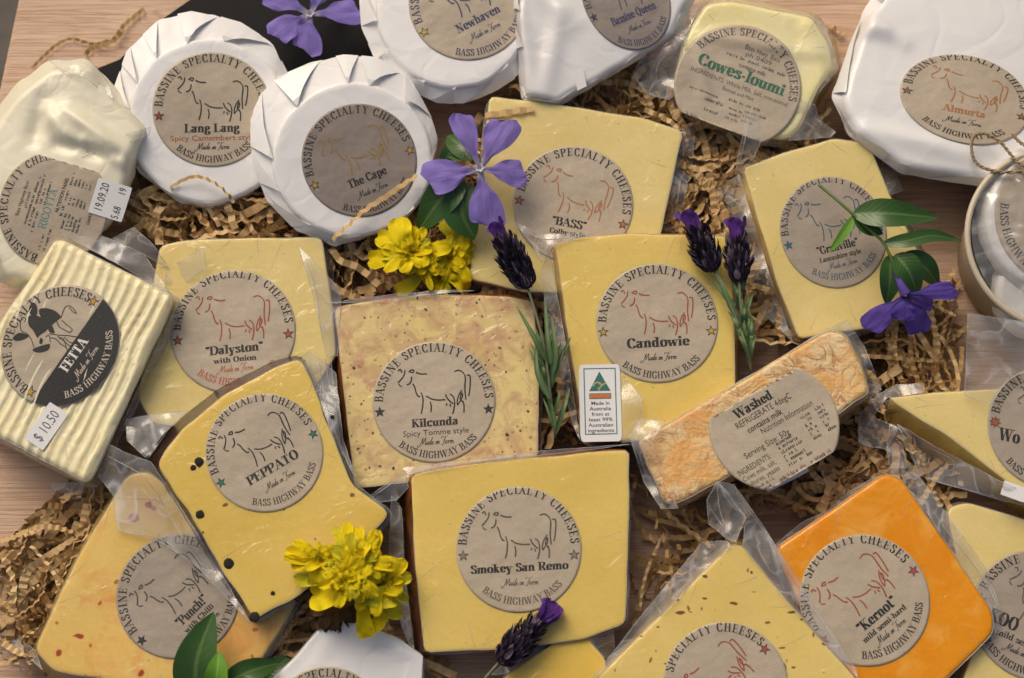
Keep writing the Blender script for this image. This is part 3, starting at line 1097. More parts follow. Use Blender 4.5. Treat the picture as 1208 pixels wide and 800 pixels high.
# ------------------------------------------------------------------ crinkled kraft paper
def crinkle(mb, path, width, pitch, amp, roll=0, shade=None, seed=0, n=10):
    P = catmull(path, n)
    # walk it in equal steps of half a pleat
    pts = [P[0]]; acc = 0
    for i in range(1, len(P)):
        d = (P[i] - P[i - 1]).length
        while acc + d >= pitch / 2:
            k = (pitch / 2 - acc) / d
            q = P[i - 1].lerp(P[i], k)
            pts.append(q); P[i - 1] = q
            d = (P[i] - q).length; acc = 0
        acc += d
    m = len(pts)
    if m < 3: return
    shade = random.random() if shade is None else shade
    vs, uv, fs = [], [], []
    for i, p in enumerate(pts):
        t = (pts[min(i + 1, m - 1)] - pts[max(i - 1, 0)]).normalized()
        up = Vector((0, 0, 1))
        side = t.cross(up)
        if side.length < .05: side = Vector((1, 0, 0))
        side.normalize()
        up = side.cross(t)
        rl = roll + .9 * noise.noise(Vector((i * .12, seed, 3)))
        s2 = side * math.cos(rl) + up * math.sin(rl)
        u2 = up * math.cos(rl) - side * math.sin(rl)
        off = u2 * (amp * (1 if i % 2 else -1) * (1 + .35 * noise.noise(Vector((i * 1.3, seed, 0)))))
        vs += [p + off - s2 * width / 2, p + off + s2 * width / 2]
        uv += [(shade, 0), (shade, 1)]
    for i in range(m - 1):
        fs.append((2 * i, 2 * i + 1, 2 * i + 3, 2 * i + 2))
    mb.add(vs, fs, 0, uv, flat=True)

def inside(poly, x, y):
    ins = False
    for i in range(len(poly)):
        x0, y0 = poly[i - 1]; x1, y1 = poly[i]
        if (y0 > y) != (y1 > y) and x < (x1 - x0) * (y - y0) / (y1 - y0) + x0: ins = not ins
    return ins

REG = [([(120, 190), (340, 190), (470, 240), (600, 90), (720, 60), (860, 60), (1000, 120), (900, 330), (860, 430), (700, 560), (560, 360), (400, 360), (200, 300), (140, 290)], 640),
       ([(900, 240), (1000, 340), (1075, 330), (1130, 310), (1150, 400), (1150, 600), (1000, 640), (900, 600), (860, 660), (800, 610), (960, 500), (1000, 430), (860, 400)], 330),
       ([(130, 520), (180, 520), (160, 600), (60, 800), (-20, 800), (-20, 650), (60, 590)], 200),
       ([(420, 560), (500, 780), (640, 800), (760, 740), (850, 650), (820, 690), (760, 700), (720, 800), (300, 800), (330, 730)], 220),
       ([(740, 560), (900, 560), (880, 680), (740, 720)], 55),
       ([(380, 290), (450, 290), (560, 340), (640, 330), (660, 540), (620, 540), (560, 360), (400, 360)], 110),
       ([(150, 210), (330, 235), (400, 285), (330, 290), (200, 295), (150, 260)], 85),
       ([(730, 110), (800, 130), (880, 165), (850, 260), (800, 270), (815, 160)], 75)]
mb = MB()
rnd = random.Random(3)
for poly, cnt in REG:
    xs = [p[0] for p in poly]; ys = [p[1] for p in poly]
    cnt = int(cnt * 1.1); made = 0; tries = 0
    while made < cnt and tries < cnt * 40:
        tries += 1
        x, y = rnd.uniform(min(xs), max(xs)), rnd.uniform(min(ys), max(ys))
        if not inside(poly, x, y): continue
        made += 1
        z = rnd.uniform(2, 22) if rnd.random() < .6 else rnd.uniform(13, 22)
        hd = rnd.uniform(0, 2 * PI)
        L = rnd.uniform(40, 110)
        pts = []; px, py, pz = x, y, z
        for k in range(6):
            pts.append(at(px, py, pz))
            st = L / 5 / .414
            nx, ny = px + math.cos(hd) * st, py + math.sin(hd) * st
            if not inside(poly, nx, ny) and not any(inside(q, nx, ny) for q, _ in REG): break
            px, py = nx, ny
            hd += rnd.uniform(-.75, .75)
            pz = max(1.5, min(22, pz + rnd.uniform(-6, 6)))
        if len(pts) < 3: continue
        coarse = rnd.random() < .6
        pit = rnd.uniform(4.6, 8.0) if coarse else rnd.uniform(3, 4.4)
        crinkle(mb, pts, (rnd.uniform(1.4, 2.4) if rnd.random() < .3 else rnd.uniform(2.6, 4.2)) * MM, pit * MM, pit * rnd.uniform(.09, .165) * MM, rnd.uniform(-1.5, 1.5), rnd.random() ** 1.3, made)
solo(mb, 'shredded_paper', [M['strip']], 'crinkled brown kraft paper shreds packed between and under the cheeses', 'shredded paper', at(600, 400, 0), kind='stuff')

def strand(label, path, width=3.6, pitch=6.5, amp=1.1, roll=0, shade=.7, seed=1):
    mb = MB()
    pts = [at(*p) for p in path]
    crinkle(mb, pts, width * MM, pitch * MM, amp * MM, roll, shade, seed)
    solo(mb, 'paper_strip', [M['strip']], label, 'paper strip', pts[0], 'single crinkled paper strips lying loose')

strand('long crinkled strip across the lower right of the white round with the gold cow', [(392, 283, 36), (412, 265, 38), (430, 248, 39), (455, 232, 39), (480, 215, 39), (495, 205, 37)], 2.6, 5.5, .8, .3, .55, 2)
strand('thin wavy strip arching over the lower edge of the white round with red text', [(200, 222, 30), (215, 213, 32), (232, 208, 33), (252, 215, 33), (268, 228, 31), (276, 240, 28)], 1.7, 4.5, .6, .2, .45, 3)
strand('short zigzag strip on the bare wood beside the black board', [(170, 10, 2), (158, 20, 2), (146, 30, 3), (138, 42, 3), (130, 50, 2)], 2.0, 4, .8, .3, .35, 4)
strand('curved zigzag strip on the bare wood nearest the cream pouch', [(128, 48, 2), (110, 52, 2), (85, 46, 2), (68, 52, 2), (52, 66, 2), (36, 82, 2)], 1.5, 4, .7, .4, .35, 5)
strand('zigzag strip lying on the wood between cream pouch and black board', [(146, 35, 4), (134, 48, 4), (118, 54, 3), (106, 58, 2), (98, 70, 2)], 2.2, 4, .9, .2, .3, 6)
strand('tiny crumpled strip on the wood near the crumpled white parcel', [(972, 34, 2), (982, 30, 3), (990, 40, 3), (998, 36, 2)], 2.4, 4, .8, .3, .4, 7)
strand('pale zigzag strip standing in front of the label with green lettering', [(795, 140, 26), (805, 128, 27), (822, 118, 28), (836, 112, 29), (850, 120, 28), (864, 128, 26)], 3.0, 8, 1.7, .1, .9, 8)
strand('bent crinkled strip behind the top edge of the speckled wedge', [(390, 292, 24), (402, 308, 25), (420, 314, 25), (440, 330, 22), (455, 348, 18)], 3.4, 7, .9, .2, .6, 9)
strand('long curled strip lying on the wood right of the smoky wedge', [(752, 598, 3), (775, 612, 4), (800, 622, 4), (815, 642, 3), (822, 658, 2)], 4.2, 14, .5, .3, .35, 10)
strand('upright pale zigzag strip on the wood above the seeded wedge', [(801, 642, 10), (800, 655, 9), (796, 668, 8), (798, 680, 6)], 2.4, 5, .9, .4, .8, 11)
strand('pale strip running under the point of the orange wedge', [(1018, 520, 22), (1030, 538, 21), (1040, 552, 19), (1052, 560, 16)], 4.2, 8, 1.0, .1, .6, 12)
strand('broad flat strip at the right of the washed rind bar', [(1032, 455, 18), (1046, 444, 20), (1060, 436, 20), (1070, 425, 17)], 4.2, 16, .4, .1, .85, 13)
strand('folded strip on the shreds at the right of the twin label pouch', [(178, 282, 18), (182, 262, 22), (188, 246, 23), (194, 236, 20)], 4.2, 9, 1.2, .1, .75, 14)
strand('pale strip along the edge of the red flecked wedge', [(92, 615, 14), (84, 632, 16), (78, 648, 17), (72, 664, 14)], 3.2, 5, 1.2, .3, .9, 15)
strand('crinkled strip lying on the top left corner of the colby wedge', [(572, 136, 31), (590, 134, 32), (606, 131, 32), (630, 128, 32)], 3.0, 7, .8, .0, .6, 16)

# ------------------------------------------------------------------ white rounds
def scaled(poly, k, c=None):
    c = c or (sum(p[0] for p in poly) / len(poly), sum(p[1] for p in poly) / len(poly))
    return [(c[0] + (x - c[0]) * k, c[1] + (y - c[1]) * k) for x, y in poly]

def circ(cx, cy, rx, ry=None, n=40):
    ry = ry or rx
    return [(cx + rx * math.cos(2 * PI * i / n), cy + ry * math.sin(2 * PI * i / n)) for i in range(n)]

def crowned(pl, face, crown):
    if not crown: return
    q = [pl.uv(*p) for p in face]
    c = Vector((sum(a for a, b in q) / len(q), sum(b for a, b in q) / len(q)))
    rad = sum((Vector(p) - c).length for p in q) / len(q)
    h0 = pl.h
    pl.h = lambda u, v: h0(u, v) + crown * MM * max(0, 1 - ((u - c.x) ** 2 + (v - c.y) ** 2) / rad ** 2)

def white_round(label, face, outer, z, sx, sy, thick=24, mat='white', name='wrapped_cheese_round', bevel=2.6, mid=7, pleat=1.4, h=None, seed=1, rad=3, crown=0, cat='wrapped cheese'):
    cx = sum(p[0] for p in face) / len(face); cy = sum(p[1] for p in face) / len(face)
    pl = Plane(cx, cy, z, sx, sy, h or relief(.6, 24, seed))
    crowned(pl, face, crown)
    th = thing(name, label, cat, pl.o - pl.n * thick * MM)
    mb, fuv, fpx = loft(pl, [(face, 0), (outer, mid), (scaled(outer, .995), thick * .7), (scaled(outer, .9), thick)], bevel, rad=rad, seed=seed, pleat=pleat, wob=.8, fine=(mat == 'white_crumple'))
    # folded paper pleats gathered over the shoulder
    rn = random.Random(seed * 7)
    op = angular(fillet(outer, rad), 180)
    i = 0
    while i < 172:
        wd = rn.randint(6, 19)
        j, k = i + wd, i + int(wd * rn.uniform(.3, .6))
        lift = rn.uniform(.06, .34) * MM
        def S(idx, t, up):      # t runs from the face edge to the outline
            i0 = int(idx); fr = idx - i0
            a = Vector(fuv[i0 % 180]).lerp(Vector(fuv[(i0 + 1) % 180]), fr) * .985
            b = Vector(pl.uv(*Vector(op[i0 % 180]).lerp(Vector(op[(i0 + 1) % 180]), fr), mid * MM))
            q = a.lerp(b, t)
            dep = mid * MM * (max(0, t - .12) / .88) ** 1.15
            rr = q.length
            q = q * ((rr + up * t) / rr)
            return pl.pt(q.x, q.y, up * (1 - .4 * t) - dep + .0002)
        vs, fs = [], []
        for r in range(7):
            t = r / 6 * 1.02
            for c in range(4):
                m_ = c / 3
                idx = (i + (k - i) * .1 * m_) * (1 - t) + (i + (j - i) * m_) * t
                vs.append(S(idx, t, lift * (1 - m_) ** .7 * t ** .6))
        for r in range(6):
            for c in range(3):
                fs.append((r * 4 + c, r * 4 + c + 1, (r + 1) * 4 + c + 1, (r + 1) * 4 + c))
        mb.add(vs, fs, 0)
        i += wd + rn.randint(0, 7)
    part(mb, 'wrapper', [M[mat], M[mat]], th, sharp=R(14 if mat == 'white' else 30))
    return th, pl

RED = (.30, .025, .02); NAVY = (.03, .035, .10); GOLD = (.26, .17, .045); YEL = (.50, .36, .05)
RUST = (.30, .075, .035); ORG = (.36, .15, .055); GREY = (.06, .055, .055); TEAL = (.05, .11, .14)

th, pl = white_round('white waxed paper round with black cow and red text, left of the gold cow round',
    circ(246, 142, 96, 98), [(187, 24), (225, 14), (280, 25), (320, 50), (346, 100), (348, 150), (330, 200), (285, 238), (250, 248), (215, 240), (165, 205), (140, 160), (133, 110), (150, 60)], 31, -.10, .10, 24, seed=2)
L = Label(pl, 250, 129, 70, 3)
std_label(L, 'Lang Lang', BLACK, RED, sub='Spicy Camembert style', subcol=RED, subsans=True, nw=.93, nsize=.15, sw=1.42)
L.done(th)

th, pl = white_round('white waxed paper round with gold cow and gold stars on its label',
    circ(416, 188, 95, 92), [(365, 75), (405, 65), (445, 68), (485, 95), (510, 140), (517, 165), (508, 210), (470, 255), (430, 282), (395, 290), (350, 272), (315, 237), (297, 190), (296, 140), (308, 110), (330, 90)], 37, -.12, .12, 25, seed=5)
L = Label(pl, 424, 189, 68, 25, paper_tone='kraft_deep_shade')
std_label(L, 'The Cape', GOLD, (.42, .25, .03), nw=.72, nsize=.145)
L.done(th)

th, pl = white_round('white paper round with navy lettering, cut by the top edge beside the shiny pouch',
    circ(535, 8, 92, 96), [(424, 0), (427, 35), (445, 75), (480, 105), (515, 121), (545, 123), (580, 110), (610, 90), (640, 0), (620, -60), (540, -95), (470, -80), (430, -40)], 33, .02, .06, 25, seed=8, pleat=1.0)
L = Label(pl, 553, 3, 71, 28)
std_label(L, 'Newhaven', NAVY, YEL, namecol=NAVY, nw=.80, nsize=.15, madecol=NAVY, botcol=NAVY, ringcol=NAVY)
L.done(th)

def lumpy(ridges, base):
    """relief for a crumpled pouch: ridges are ((u0, v0), (u1, v1), height mm, width mm) in mm"""
    def f(u, v):
        s = base(u, v)
        p = Vector((u * 1000, v * 1000))
        for a, b, hh, wd in ridges:
            a, b = Vector(a), Vector(b)
            ab = b - a
            t = max(0, min(1, (p - a).dot(ab) / ab.length_squared))
            d = (p - (a + ab * t)).length / wd
            s += hh * MM * math.exp(-d * d * 1.4) * (.4 + .6 * math.sin(PI * min(1, max(0, t * .8 + .1))))
        return s
    return f

QUEEN = [(606, 6), (610, 60), (615, 118), (654, 127), (690, 108), (745, 76), (800, 40), (830, -20), (720, -80), (620, -60)]
th, pl = white_round('shiny crumpled white plastic pouch with navy lettering at the top edge', scaled(QUEEN, .93), QUEEN, 37, .03, .10, 26, 'white_crumple', 'wrapped_cheese_pouch', 3, 6, 1.2,
    lumpy([((-40, 34), (-24, -34), 3, 7), ((-12, 10), (-20, -34), 2.0, 6), ((-34, 34), (-6, 4), 2.0, 7)], relief(.8, 26, 3)), 11, 4, 2)
L = Label(pl, 738, -2, 66, 24, squ=.76, lift=.5, paper_tone='kraft_deep_shade')
std_label(L, 'Bassine Queen', NAVY, NAVY, namecol=NAVY, nw=1.12, nsize=.15, madecol=NAVY, botcol=NAVY, ringcol=NAVY)
L.done(th)
mb = MB()
q = [pl.uv(x, y) for x, y in ((676, 84), (688, 82), (692, 103), (681, 108))]
mb.add([pl.pt(u, v, .9 * MM) for u, v in q], [(0, 1, 2, 3)][::-1], 0)
part(mb, 'sticker', [M['sticker']], th)

ALM = [(1020, 10), (1035, -12), (1120, -40), (1268, -30), (1290, 60), (1285, 215), (1208, 226), (1110, 214), (1062, 205), (1000, 160), (982, 115), (1003, 50)]
th, pl = white_round('large crumpled white paper parcel with orange cow, at the top right corner', scaled(ALM, .92), ALM, 35, -.04, -.06, 28, 'white_crumple', 'wrapped_cheese_parcel', 3.5, 7, 1.6,
    lumpy([((-50, 30), (-30, 26), 3, 5), ((-46, 42), (-20, 20), 2, 5), ((-40, -26), (10, -40), 2, 6)], relief(.9, 20, 4)), 14, 4, 3)
L = Label(pl, 1137, 120, 77, -11, sqv=.72, lift=.5, shift=(.0, .05))
std_label(L, 'Almurta', ORG, (.25, .12, .07), namecol=ORG, nw=.66, nsize=.15, spts=5)
L.done(th)

# folded white parcel at the bottom edge
FP = [(388, 727), (404, 728), (470, 753), (499, 774), (498, 830), (320, 830), (322, 800), (345, 778)]
cx, cy = 410, 785
pl = Plane(cx, cy, 30, .03, .05, lumpy([((-10, 22), (30, 4), 1.0, 3), ((-20, -6), (-2, 20), .8, 3)], relief(.5, 30, 6)))
th = thing('wrapped_cheese_parcel', 'small folded white paper parcel at the bottom edge below the yellow flower', 'wrapped cheese', pl.o - pl.n * .024)
mb, _, _ = loft(pl, [(FP, 0), (scaled(FP, 1.02), 10), (scaled(FP, 1.0), 24)], 1.2, rad=4, seed=17, wob=.5, pleat=.6)
part(mb, 'wrapper', [M['white'], M['white']], th, sharp=R(38))
mb = MB()   # the folded-over flap of the parcel's corner
pts = [(470, 753), (499, 774), (497, 805), (478, 800), (484, 780)]
q = [pl.uv(*p) for p in pts]
mb.add([pl.pt(u, v, (.9 if i in (3, 4) else .5) * MM) for i, (u, v) in enumerate(q)] + [pl.pt(u, v, -.5 * MM) for u, v in q], [(4, 3, 2, 1, 0)] + [(i, (i + 1) % 5, 5 + (i + 1) % 5, 5 + i) for i in range(5)], 0)
part(mb, 'paper_fold', [M['white']], th, sharp=.5)
L = Label(pl, 385, 858, 70, 0)
L.ring()
L.done(th)

# ------------------------------------------------------------------ cream pouch (top left) and ridged block
RIC = [(60, 70), (104, 71), (130, 96), (178, 152), (166, 176), (150, 236), (126, 272), (62, 300), (46, 344), (0, 336), (-30, 260), (-20, 150), (18, 100)]
hr = lumpy([((-8, 24), (8, 6), 4, 5), ((2, 24), (30, 4), 5, 5), ((-2, 8), (26, 2), -3, 4), ((-10, 30), (-14, 10), -2.5, 5), ((12, 10), (30, -2), 3, 3.5)], relief(2.2, 24, 9))
pl = Plane(74, 190, 40, -.05, .10, hr)
th = thing('cheese_pouch', 'cream plastic pouch of soft cheese with sideways kraft label, at left edge', 'wrapped cheese', pl.o - pl.n * .034)
M['ricotta'] = white_wrap('cream_pouch_skin', (.86, .81, .62), .3, .0008, 34)
crowned(pl, scaled(RIC, .93), 3)
mb, fuv, _ = loft(pl, [(scaled(RIC, .93), 0), (RIC, 9), (scaled(RIC, .98), 22), (scaled(RIC, .85), 34)], 4, rad=8, seed=21, wob=1, pleat=1.5, fine=True)
part(mb, 'pouch', [M['ricotta'], M['ricotta']], th)
fb = MB()
flap(fb, [(58, 72, 42), (82, 66, 46), (106, 70, 44), (128, 98, 40), (134, 118, 42), (100, 92, 46), (76, 84, 46)], 2.0, 3)
part(fb, 'bag_flap', [M['film'], M['film_edge']], th)
fb = MB()
flap(fb, [(110, 170, 40), (178, 150, 44), (176, 160, 40), (140, 172, 40), (96, 185, 42)], 1.2, 5)
part(fb, 'bag_flap', [M['film'], M['film_edge']], th)
fb = MB()
flap(fb, [(6, 310, 30), (60, 300, 34), (40, 346, 26), (8, 332, 24)], 2.0, 8)
part(fb, 'bag_flap', [M['film'], M['film_edge']], th)
L = Label(pl, 64, 246, 70, 74, sqv=.92, lift=.6, cuts=[(1, 0, .80)], hk=1)
L.ring(bot=None, span=178, mid=90)
L.serif('RICOTTA', .14, .02, (.10, .24, .26), u=-.05, K=.12, width=.70)
L.sans('Bass Highway Bass', .07, .56, BLACK, width=.62); L.sans('pH 0469 123 378'[:7], .06, .46, BLACK, u=.0)
L.lines([(-.4, .45, .38, .055), (-.45, .5, .30, .055), (-.5, .3, .22, .055), (.0, .4, .155, .05)], BLACK)
L.sans('NUTRITION PANEL', .07, -.12, BLACK, u=.25, width=.62, bold=.015)
L.lines([(-.1, .1, -.20, .055), (.18, .36, -.20, .055), (.45, .66, -.20, .055)] + [(a, b, -.28 - .07 * i, .05) for i in range(5) for a, b in ((-.30, -.05), (.12, .24), (.46, .58))] + [(-.9, -.5, .0, .05), (-.75, -.35, -.1, .055)], BLACK)
L.sans('GARDEN BSS'[:6], .06, -.72, BLACK, u=.05, bold=.01)
L.done(th)
st = Label(pl, 131, 237, 30, 74, lift=1.0, hk=1)
st.mb = MB(); st.mats = [M['sticker']]
def rect_disc(Lb, hu, hv, n=8, rc=.04):
    vs, fs = [], []
    for j in range(n + 1):
        for i in range(n + 1):
            x, y = -hu + 2 * hu * i / n, -hv + 2 * hv * j / n
            cx_, cy_ = math.copysign(hu - rc, x), math.copysign(hv - rc, y)
            if abs(x) > hu - rc and abs(y) > hv - rc:
                d = Vector((x - cx_, y - cy_))
                if d.length > rc: d = d.normalized() * rc; x, y = cx_ + d.x, cy_ + d.y
            vs.append(Lb.world(x, y, 0))
    for j in range(n):
        for i in range(n):
            k = j * (n + 1) + i
            fs.append((k, k + 1, k + n + 2, k + n + 1))
    Lb.mb.add(vs, fs, 0)
    e = [0, n, (n + 1) ** 2 - 1, n * (n + 1)]
rect_disc(st, .72, .68)
def raw(Lb, text, size, u, v, col, bold=0, width=None, align=0):
    V, F, wd = sans(text, bold)
    kx = width / wd if width else size
    Lb.put([(x * kx - (wd * kx * .5 if align == 0 else 0), y * size) for x, y in V], F, col, u, v, clamp=False)
raw(st, '19.09.20', .34, .0, .18, BLACK, 0, 1.15)
raw(st, '5.68', .30, -.42, -.5, BLACK, 0, .5); raw(st, '19', .30, .45, -.5, BLACK, 0, .3)
st.done(th, name='date_sticker')

FET = [(66, 278), (207, 350), (104, 572), (-30, 500), (-40, 440)]
pl0 = Plane(80, 430, 40, .03, .04)
ax = (Vector(pl0.uv(104, 572)) - Vector(pl0.uv(207, 350))).normalized()
perp = Vector((-ax.y, ax.x))
def fetta_h(u, v):
    s = u * perp.x + v * perp.y + .0020 * noise.noise(Vector((u * 45, v * 45, 2)))
    r = math.sin(s / .0052 * 2 * PI)
    return (.42 + .26 * noise.noise(Vector((u * 60, v * 60, 8)))) * MM * (1 + r) * (1 if r > 0 else -1) + relief(.8, 30, 3)(u, v)
M['fetta'] = cheese('fetta_curd', (.92, .83, .52), (.94, .87, .61), 60, coat=.7)
th, pl = wedge('cheese_block', 'cream ridged block with half black label and white price sticker', 'cheese', FET, 40, .03, .04, 28, M['fetta'], M['fetta'],
    base=[(64, 280), (207, 354), (106, 578), (-32, 506), (-42, 442)], rad=14, bevel=3, out=2, seed=23, h=fetta_h, fine=True, N=300, bodyname='cheese_body', flaps=[
    [(72, 276, 40), (92, 268, 36), (130, 282, 36), (170, 300, 36), (205, 352, 30), (196, 345, 38), (140, 312, 40)],
    [(130, 282, 30), (158, 268, 34), (182, 290, 36), (200, 318, 30), (170, 300, 34)],
    [(196, 318, 30), (240, 292, 34), (243, 315, 32), (200, 350, 26), (195, 335, 30)],
    [(60, 570, 18), (100, 570, 22), (92, 600, 14), (70, 598, 10)]])
fl = relief(.8, 30, 3)
keep = pl.h; pl.h = lambda u, v: fl(u, v) + .6 * MM
L = Label(pl, 72, 408, 74, 57, squ=1.0, sqv=.92, shift=(0, .03))
cut = -.15
V = []; n = 24     # black lower half
for j in range(n + 1):
    v = -.994 + (cut + .994) * j / n
    hw = math.sqrt(max(0, .994 ** 2 - v * v))
    V += [(-hw + 2 * hw * i / n, v) for i in range(n + 1)]
L.put(V, [(j * (n + 1) + i, j * (n + 1) + i + 1, (j + 1) * (n + 1) + i + 1, (j + 1) * (n + 1) + i) for j in range(n) for i in range(n)], (.012, .012, .013), shift=False, up=.05)
CRM = (.50, .44, .36)
L.put(*serif_arc('BASSINE SPECIALTY CHEESES', .15, .80, R(178), R(90)), BLACK)
L.put(*serif_arc('BASS HIGHWAY BASS', .115, .90, R(92), R(270), False), CRM, up=.12)
for aa in (184, -4): L.star(aa, .86, .11, (.48, .28, .06))
V, F, wd_ = serif_line('FETTA', .17, .22, .07); L.put([(x - wd_ / 2, y) for x, y in V], F, (.70, .67, .62), .0, -.40, up=.12)
V, F, wd_ = script_line(.13); L.put([(x - wd_ / 2, y) for x, y in V], F, CRM, .0, -.62, up=.12)
# the black and white cow, drawn in the zoomed label's own picture coordinates
def fz(pts):
    out = []
    a = R(-57)
    for x, y in pts:
        X, Y = (x / 5 - 72) / 74, ((408 - 320) - y / 5) / 74
        out.append((X * math.cos(a) - Y * math.sin(a), (X * math.sin(a) + Y * math.cos(a)) / .92 - .03))
    return out
def blob(pts, col, up=.10):
    q = c2(fz(pts), 4, True)
    c = (sum(p[0] for p in q) / len(q), sum(p[1] for p in q) / len(q))
    L.put([c] + q, [(0, 1 + i, 1 + (i + 1) % len(q)) for i in range(len(q))], col, up=up)
INK = (.014, .014, .014)
blob([(165, 215), (185, 182), (210, 205), (215, 250), (195, 270), (172, 250)], INK)
blob([(78, 392), (110, 365), (150, 370), (170, 385), (140, 405), (95, 412)], INK)
blob([(165, 265), (215, 262), (262, 290), (285, 330), (270, 355), (235, 380), (222, 395), (195, 350), (168, 320)], INK)
blob([(225, 225), (270, 218), (320, 235), (355, 270), (330, 295), (300, 330), (325, 365), (290, 358), (270, 300), (235, 270)], INK)
blob([(200, 460), (235, 445), (290, 430), (300, 445), (285, 470), (240, 482), (205, 475)], INK)
blob([(240, 395), (255, 405), (250, 430), (235, 425)], INK)
for ln in ([(130, 280), (118, 300), (125, 350), (160, 370), (185, 400), (205, 450)], [(355, 275), (375, 215), (400, 205), (430, 225), (445, 250), (425, 240), (400, 215)],
           [(330, 295), (350, 330), (385, 350), (410, 362), (425, 345), (395, 320), (360, 290)], [(290, 370), (340, 378), (400, 382), (468, 392)], [(300, 395), (330, 400), (360, 430), (395, 455), (410, 490)],
           [(340, 385), (375, 410), (410, 440), (440, 450)], [(380, 390), (405, 415), (430, 425), (450, 400)], [(270, 390), (290, 380), (300, 420)], [(120, 285), (135, 272), (150, 285), (140, 300)], [(350, 400), (370, 395), (385, 420), (395, 450)]):
    L.put(*stroke_quads(c2(fz(ln), 5), lambda t: .014), INK, up=.10)
L.done(th, 'round label half kraft and half black with black and white cow')
st = Label(pl, 55.5, 503, 26, 57, lift=.55)
st.mb = MB(); st.mats = [M['sticker']]
rect_disc(st, .98, .52)
raw(st, '$ 10.50', .50, 0, -.22, (.10, .10, .12), 0, 1.5)
st.done(th, name='price_sticker')

# ------------------------------------------------------------------ wedges
Y_PALE = cheese('pale_yellow_cheese', (.77, .62, .235), (.81, .67, .30), 30, specks=[(180, .09, .86, (.56, .40, .12), .5, (1, 1, 1))])
Y_MID = cheese('yellow_cheese', (.77, .575, .145), (.81, .625, .19), 26, specks=[(170, .09, .86, (.52, .34, .07), .5, (1, 1, 1)), (55, .06, .93, (.30, .14, .03), .8, (1, 1, 1))])
Y_DEEP = cheese('deep_yellow_cheese', (.78, .53, .09), (.80, .58, .12), 26, specks=[(120, .10, .93, (.30, .12, .03), .8, (1, 1, 1))])
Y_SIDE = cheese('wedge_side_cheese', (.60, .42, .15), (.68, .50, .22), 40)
RIND = cheese('brown_orange_rind', (.26, .075, .018), (.46, .17, .04), 70, patch=((.075, .025, .010), 60, .45, .62), coat=.4)
RIND_TAN = cheese('tan_rind', (.55, .36, .15), (.66, .46, .2), 60)
RIND_DARK = cheese('dark_purple_rind', (.05, .025, .025), (.11, .05, .035), 90, patch=((.28, .15, .05), 90, .55, .75))

# dalyston
th, pl = wedge('cheese_wedge', 'pale yellow wedge with rust cow label behind the dark rinded wedge', 'cheese',
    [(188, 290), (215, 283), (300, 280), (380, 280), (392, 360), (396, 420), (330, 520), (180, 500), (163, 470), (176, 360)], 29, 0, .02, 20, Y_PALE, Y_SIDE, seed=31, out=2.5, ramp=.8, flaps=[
    dict(pts=[(352, 290, 31), (372, 310, 33), (400, 340, 32), (402, 358, 31), (398, 420, 28), (385, 420, 29), (370, 350, 31)], creases=[[(358, 300), (372, 340), (380, 400)]]),
    [(150, 490, 18), (165, 470, 24), (180, 500, 28), (200, 505, 30), (176, 540, 30), (160, 525, 22)]])
L = Label(pl, 275, 391, 74, 6, shift=(0, .05))
std_label(L, '"Dalyston"', RUST, (.36, .07, .05), sub='with Onion', nw=.92, nsize=.14, madecol=(.40, .12, .06), botcol=(.40, .10, .06), sw=.68)
L.done(th)

# speckled tomme
TOMME = cheese('speckled_tomme', (.74, .58, .29), (.80, .66, .28), 34, specks=[(260, .17, .72, (.34, .17, .09), .7, (1, 1, 1)), (300, .18, .86, (.12, .05, .03), .9, (1, 1, 1)), (130, .11, .86, (.05, .03, .02), .95, (1, 1, 1))], patch=((.56, .35, .19), 95, .42, .62))
th, pl = wedge('cheese_wedge', 'speckled pinkish cream wedge with brown rind and black starred label, at the centre', 'cheese',
    [(394, 362), (420, 357), (500, 346), (600, 349), (630, 356), (636, 450), (635, 540), (560, 560), (418, 577), (406, 470)], 32, .02, .0, 22, TOMME, RIND,
    base=[(380, 366), (410, 350), (500, 342), (604, 344), (636, 352), (642, 450), (640, 545), (560, 568), (408, 586), (392, 470)], seed=33, out=1.8, ramp=.6, flaps=[
    dict(pts=[(382, 360, 28), (372, 400, 26), (364, 440, 28), (380, 480, 30), (395, 540, 30), (410, 584, 24), (398, 500, 28), (390, 420, 28)], creases=[[(376, 400), (378, 440), (392, 500), (408, 560)], [(382, 390), (386, 440), (398, 500)]]),
    [(384, 358, 32), (440, 350, 33), (520, 342, 33), (560, 343, 33), (520, 346, 33.5), (440, 356, 33.5)]])
L = Label(pl, 512, 474, 72.5, 4)
std_label(L, 'Kilcunda', BLACK, BLACK, sub='Spicy Tomme style', subsans=True, nw=.76, nsize=.135, sw=1.07)
L.done(th)

# colby
th, pl = wedge('cheese_wedge', 'yellow wedge with orange cow label behind the purple flower', 'cheese',
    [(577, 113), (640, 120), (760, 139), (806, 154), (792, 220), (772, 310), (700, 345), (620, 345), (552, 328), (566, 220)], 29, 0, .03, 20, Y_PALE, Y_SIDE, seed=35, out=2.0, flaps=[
    dict(pts=[(806, 152, 27), (820, 150, 20), (816, 200, 20), (800, 262, 18), (782, 300, 20), (772, 310, 24), (790, 220, 27)], creases=[[(810, 160), (802, 220), (788, 290)]]),
    [(552, 328, 26), (545, 300, 18), (556, 250, 22), (566, 250, 28)]])
L = Label(pl, 676, 241, 71, -11)
std_label(L, '"BASS"', ORG, (.42, .12, .04), sub='Colby style', nw=.58, nsize=.14, madecol=(.42, .15, .06), botcol=ORG, sw=.60)
L.done(th)

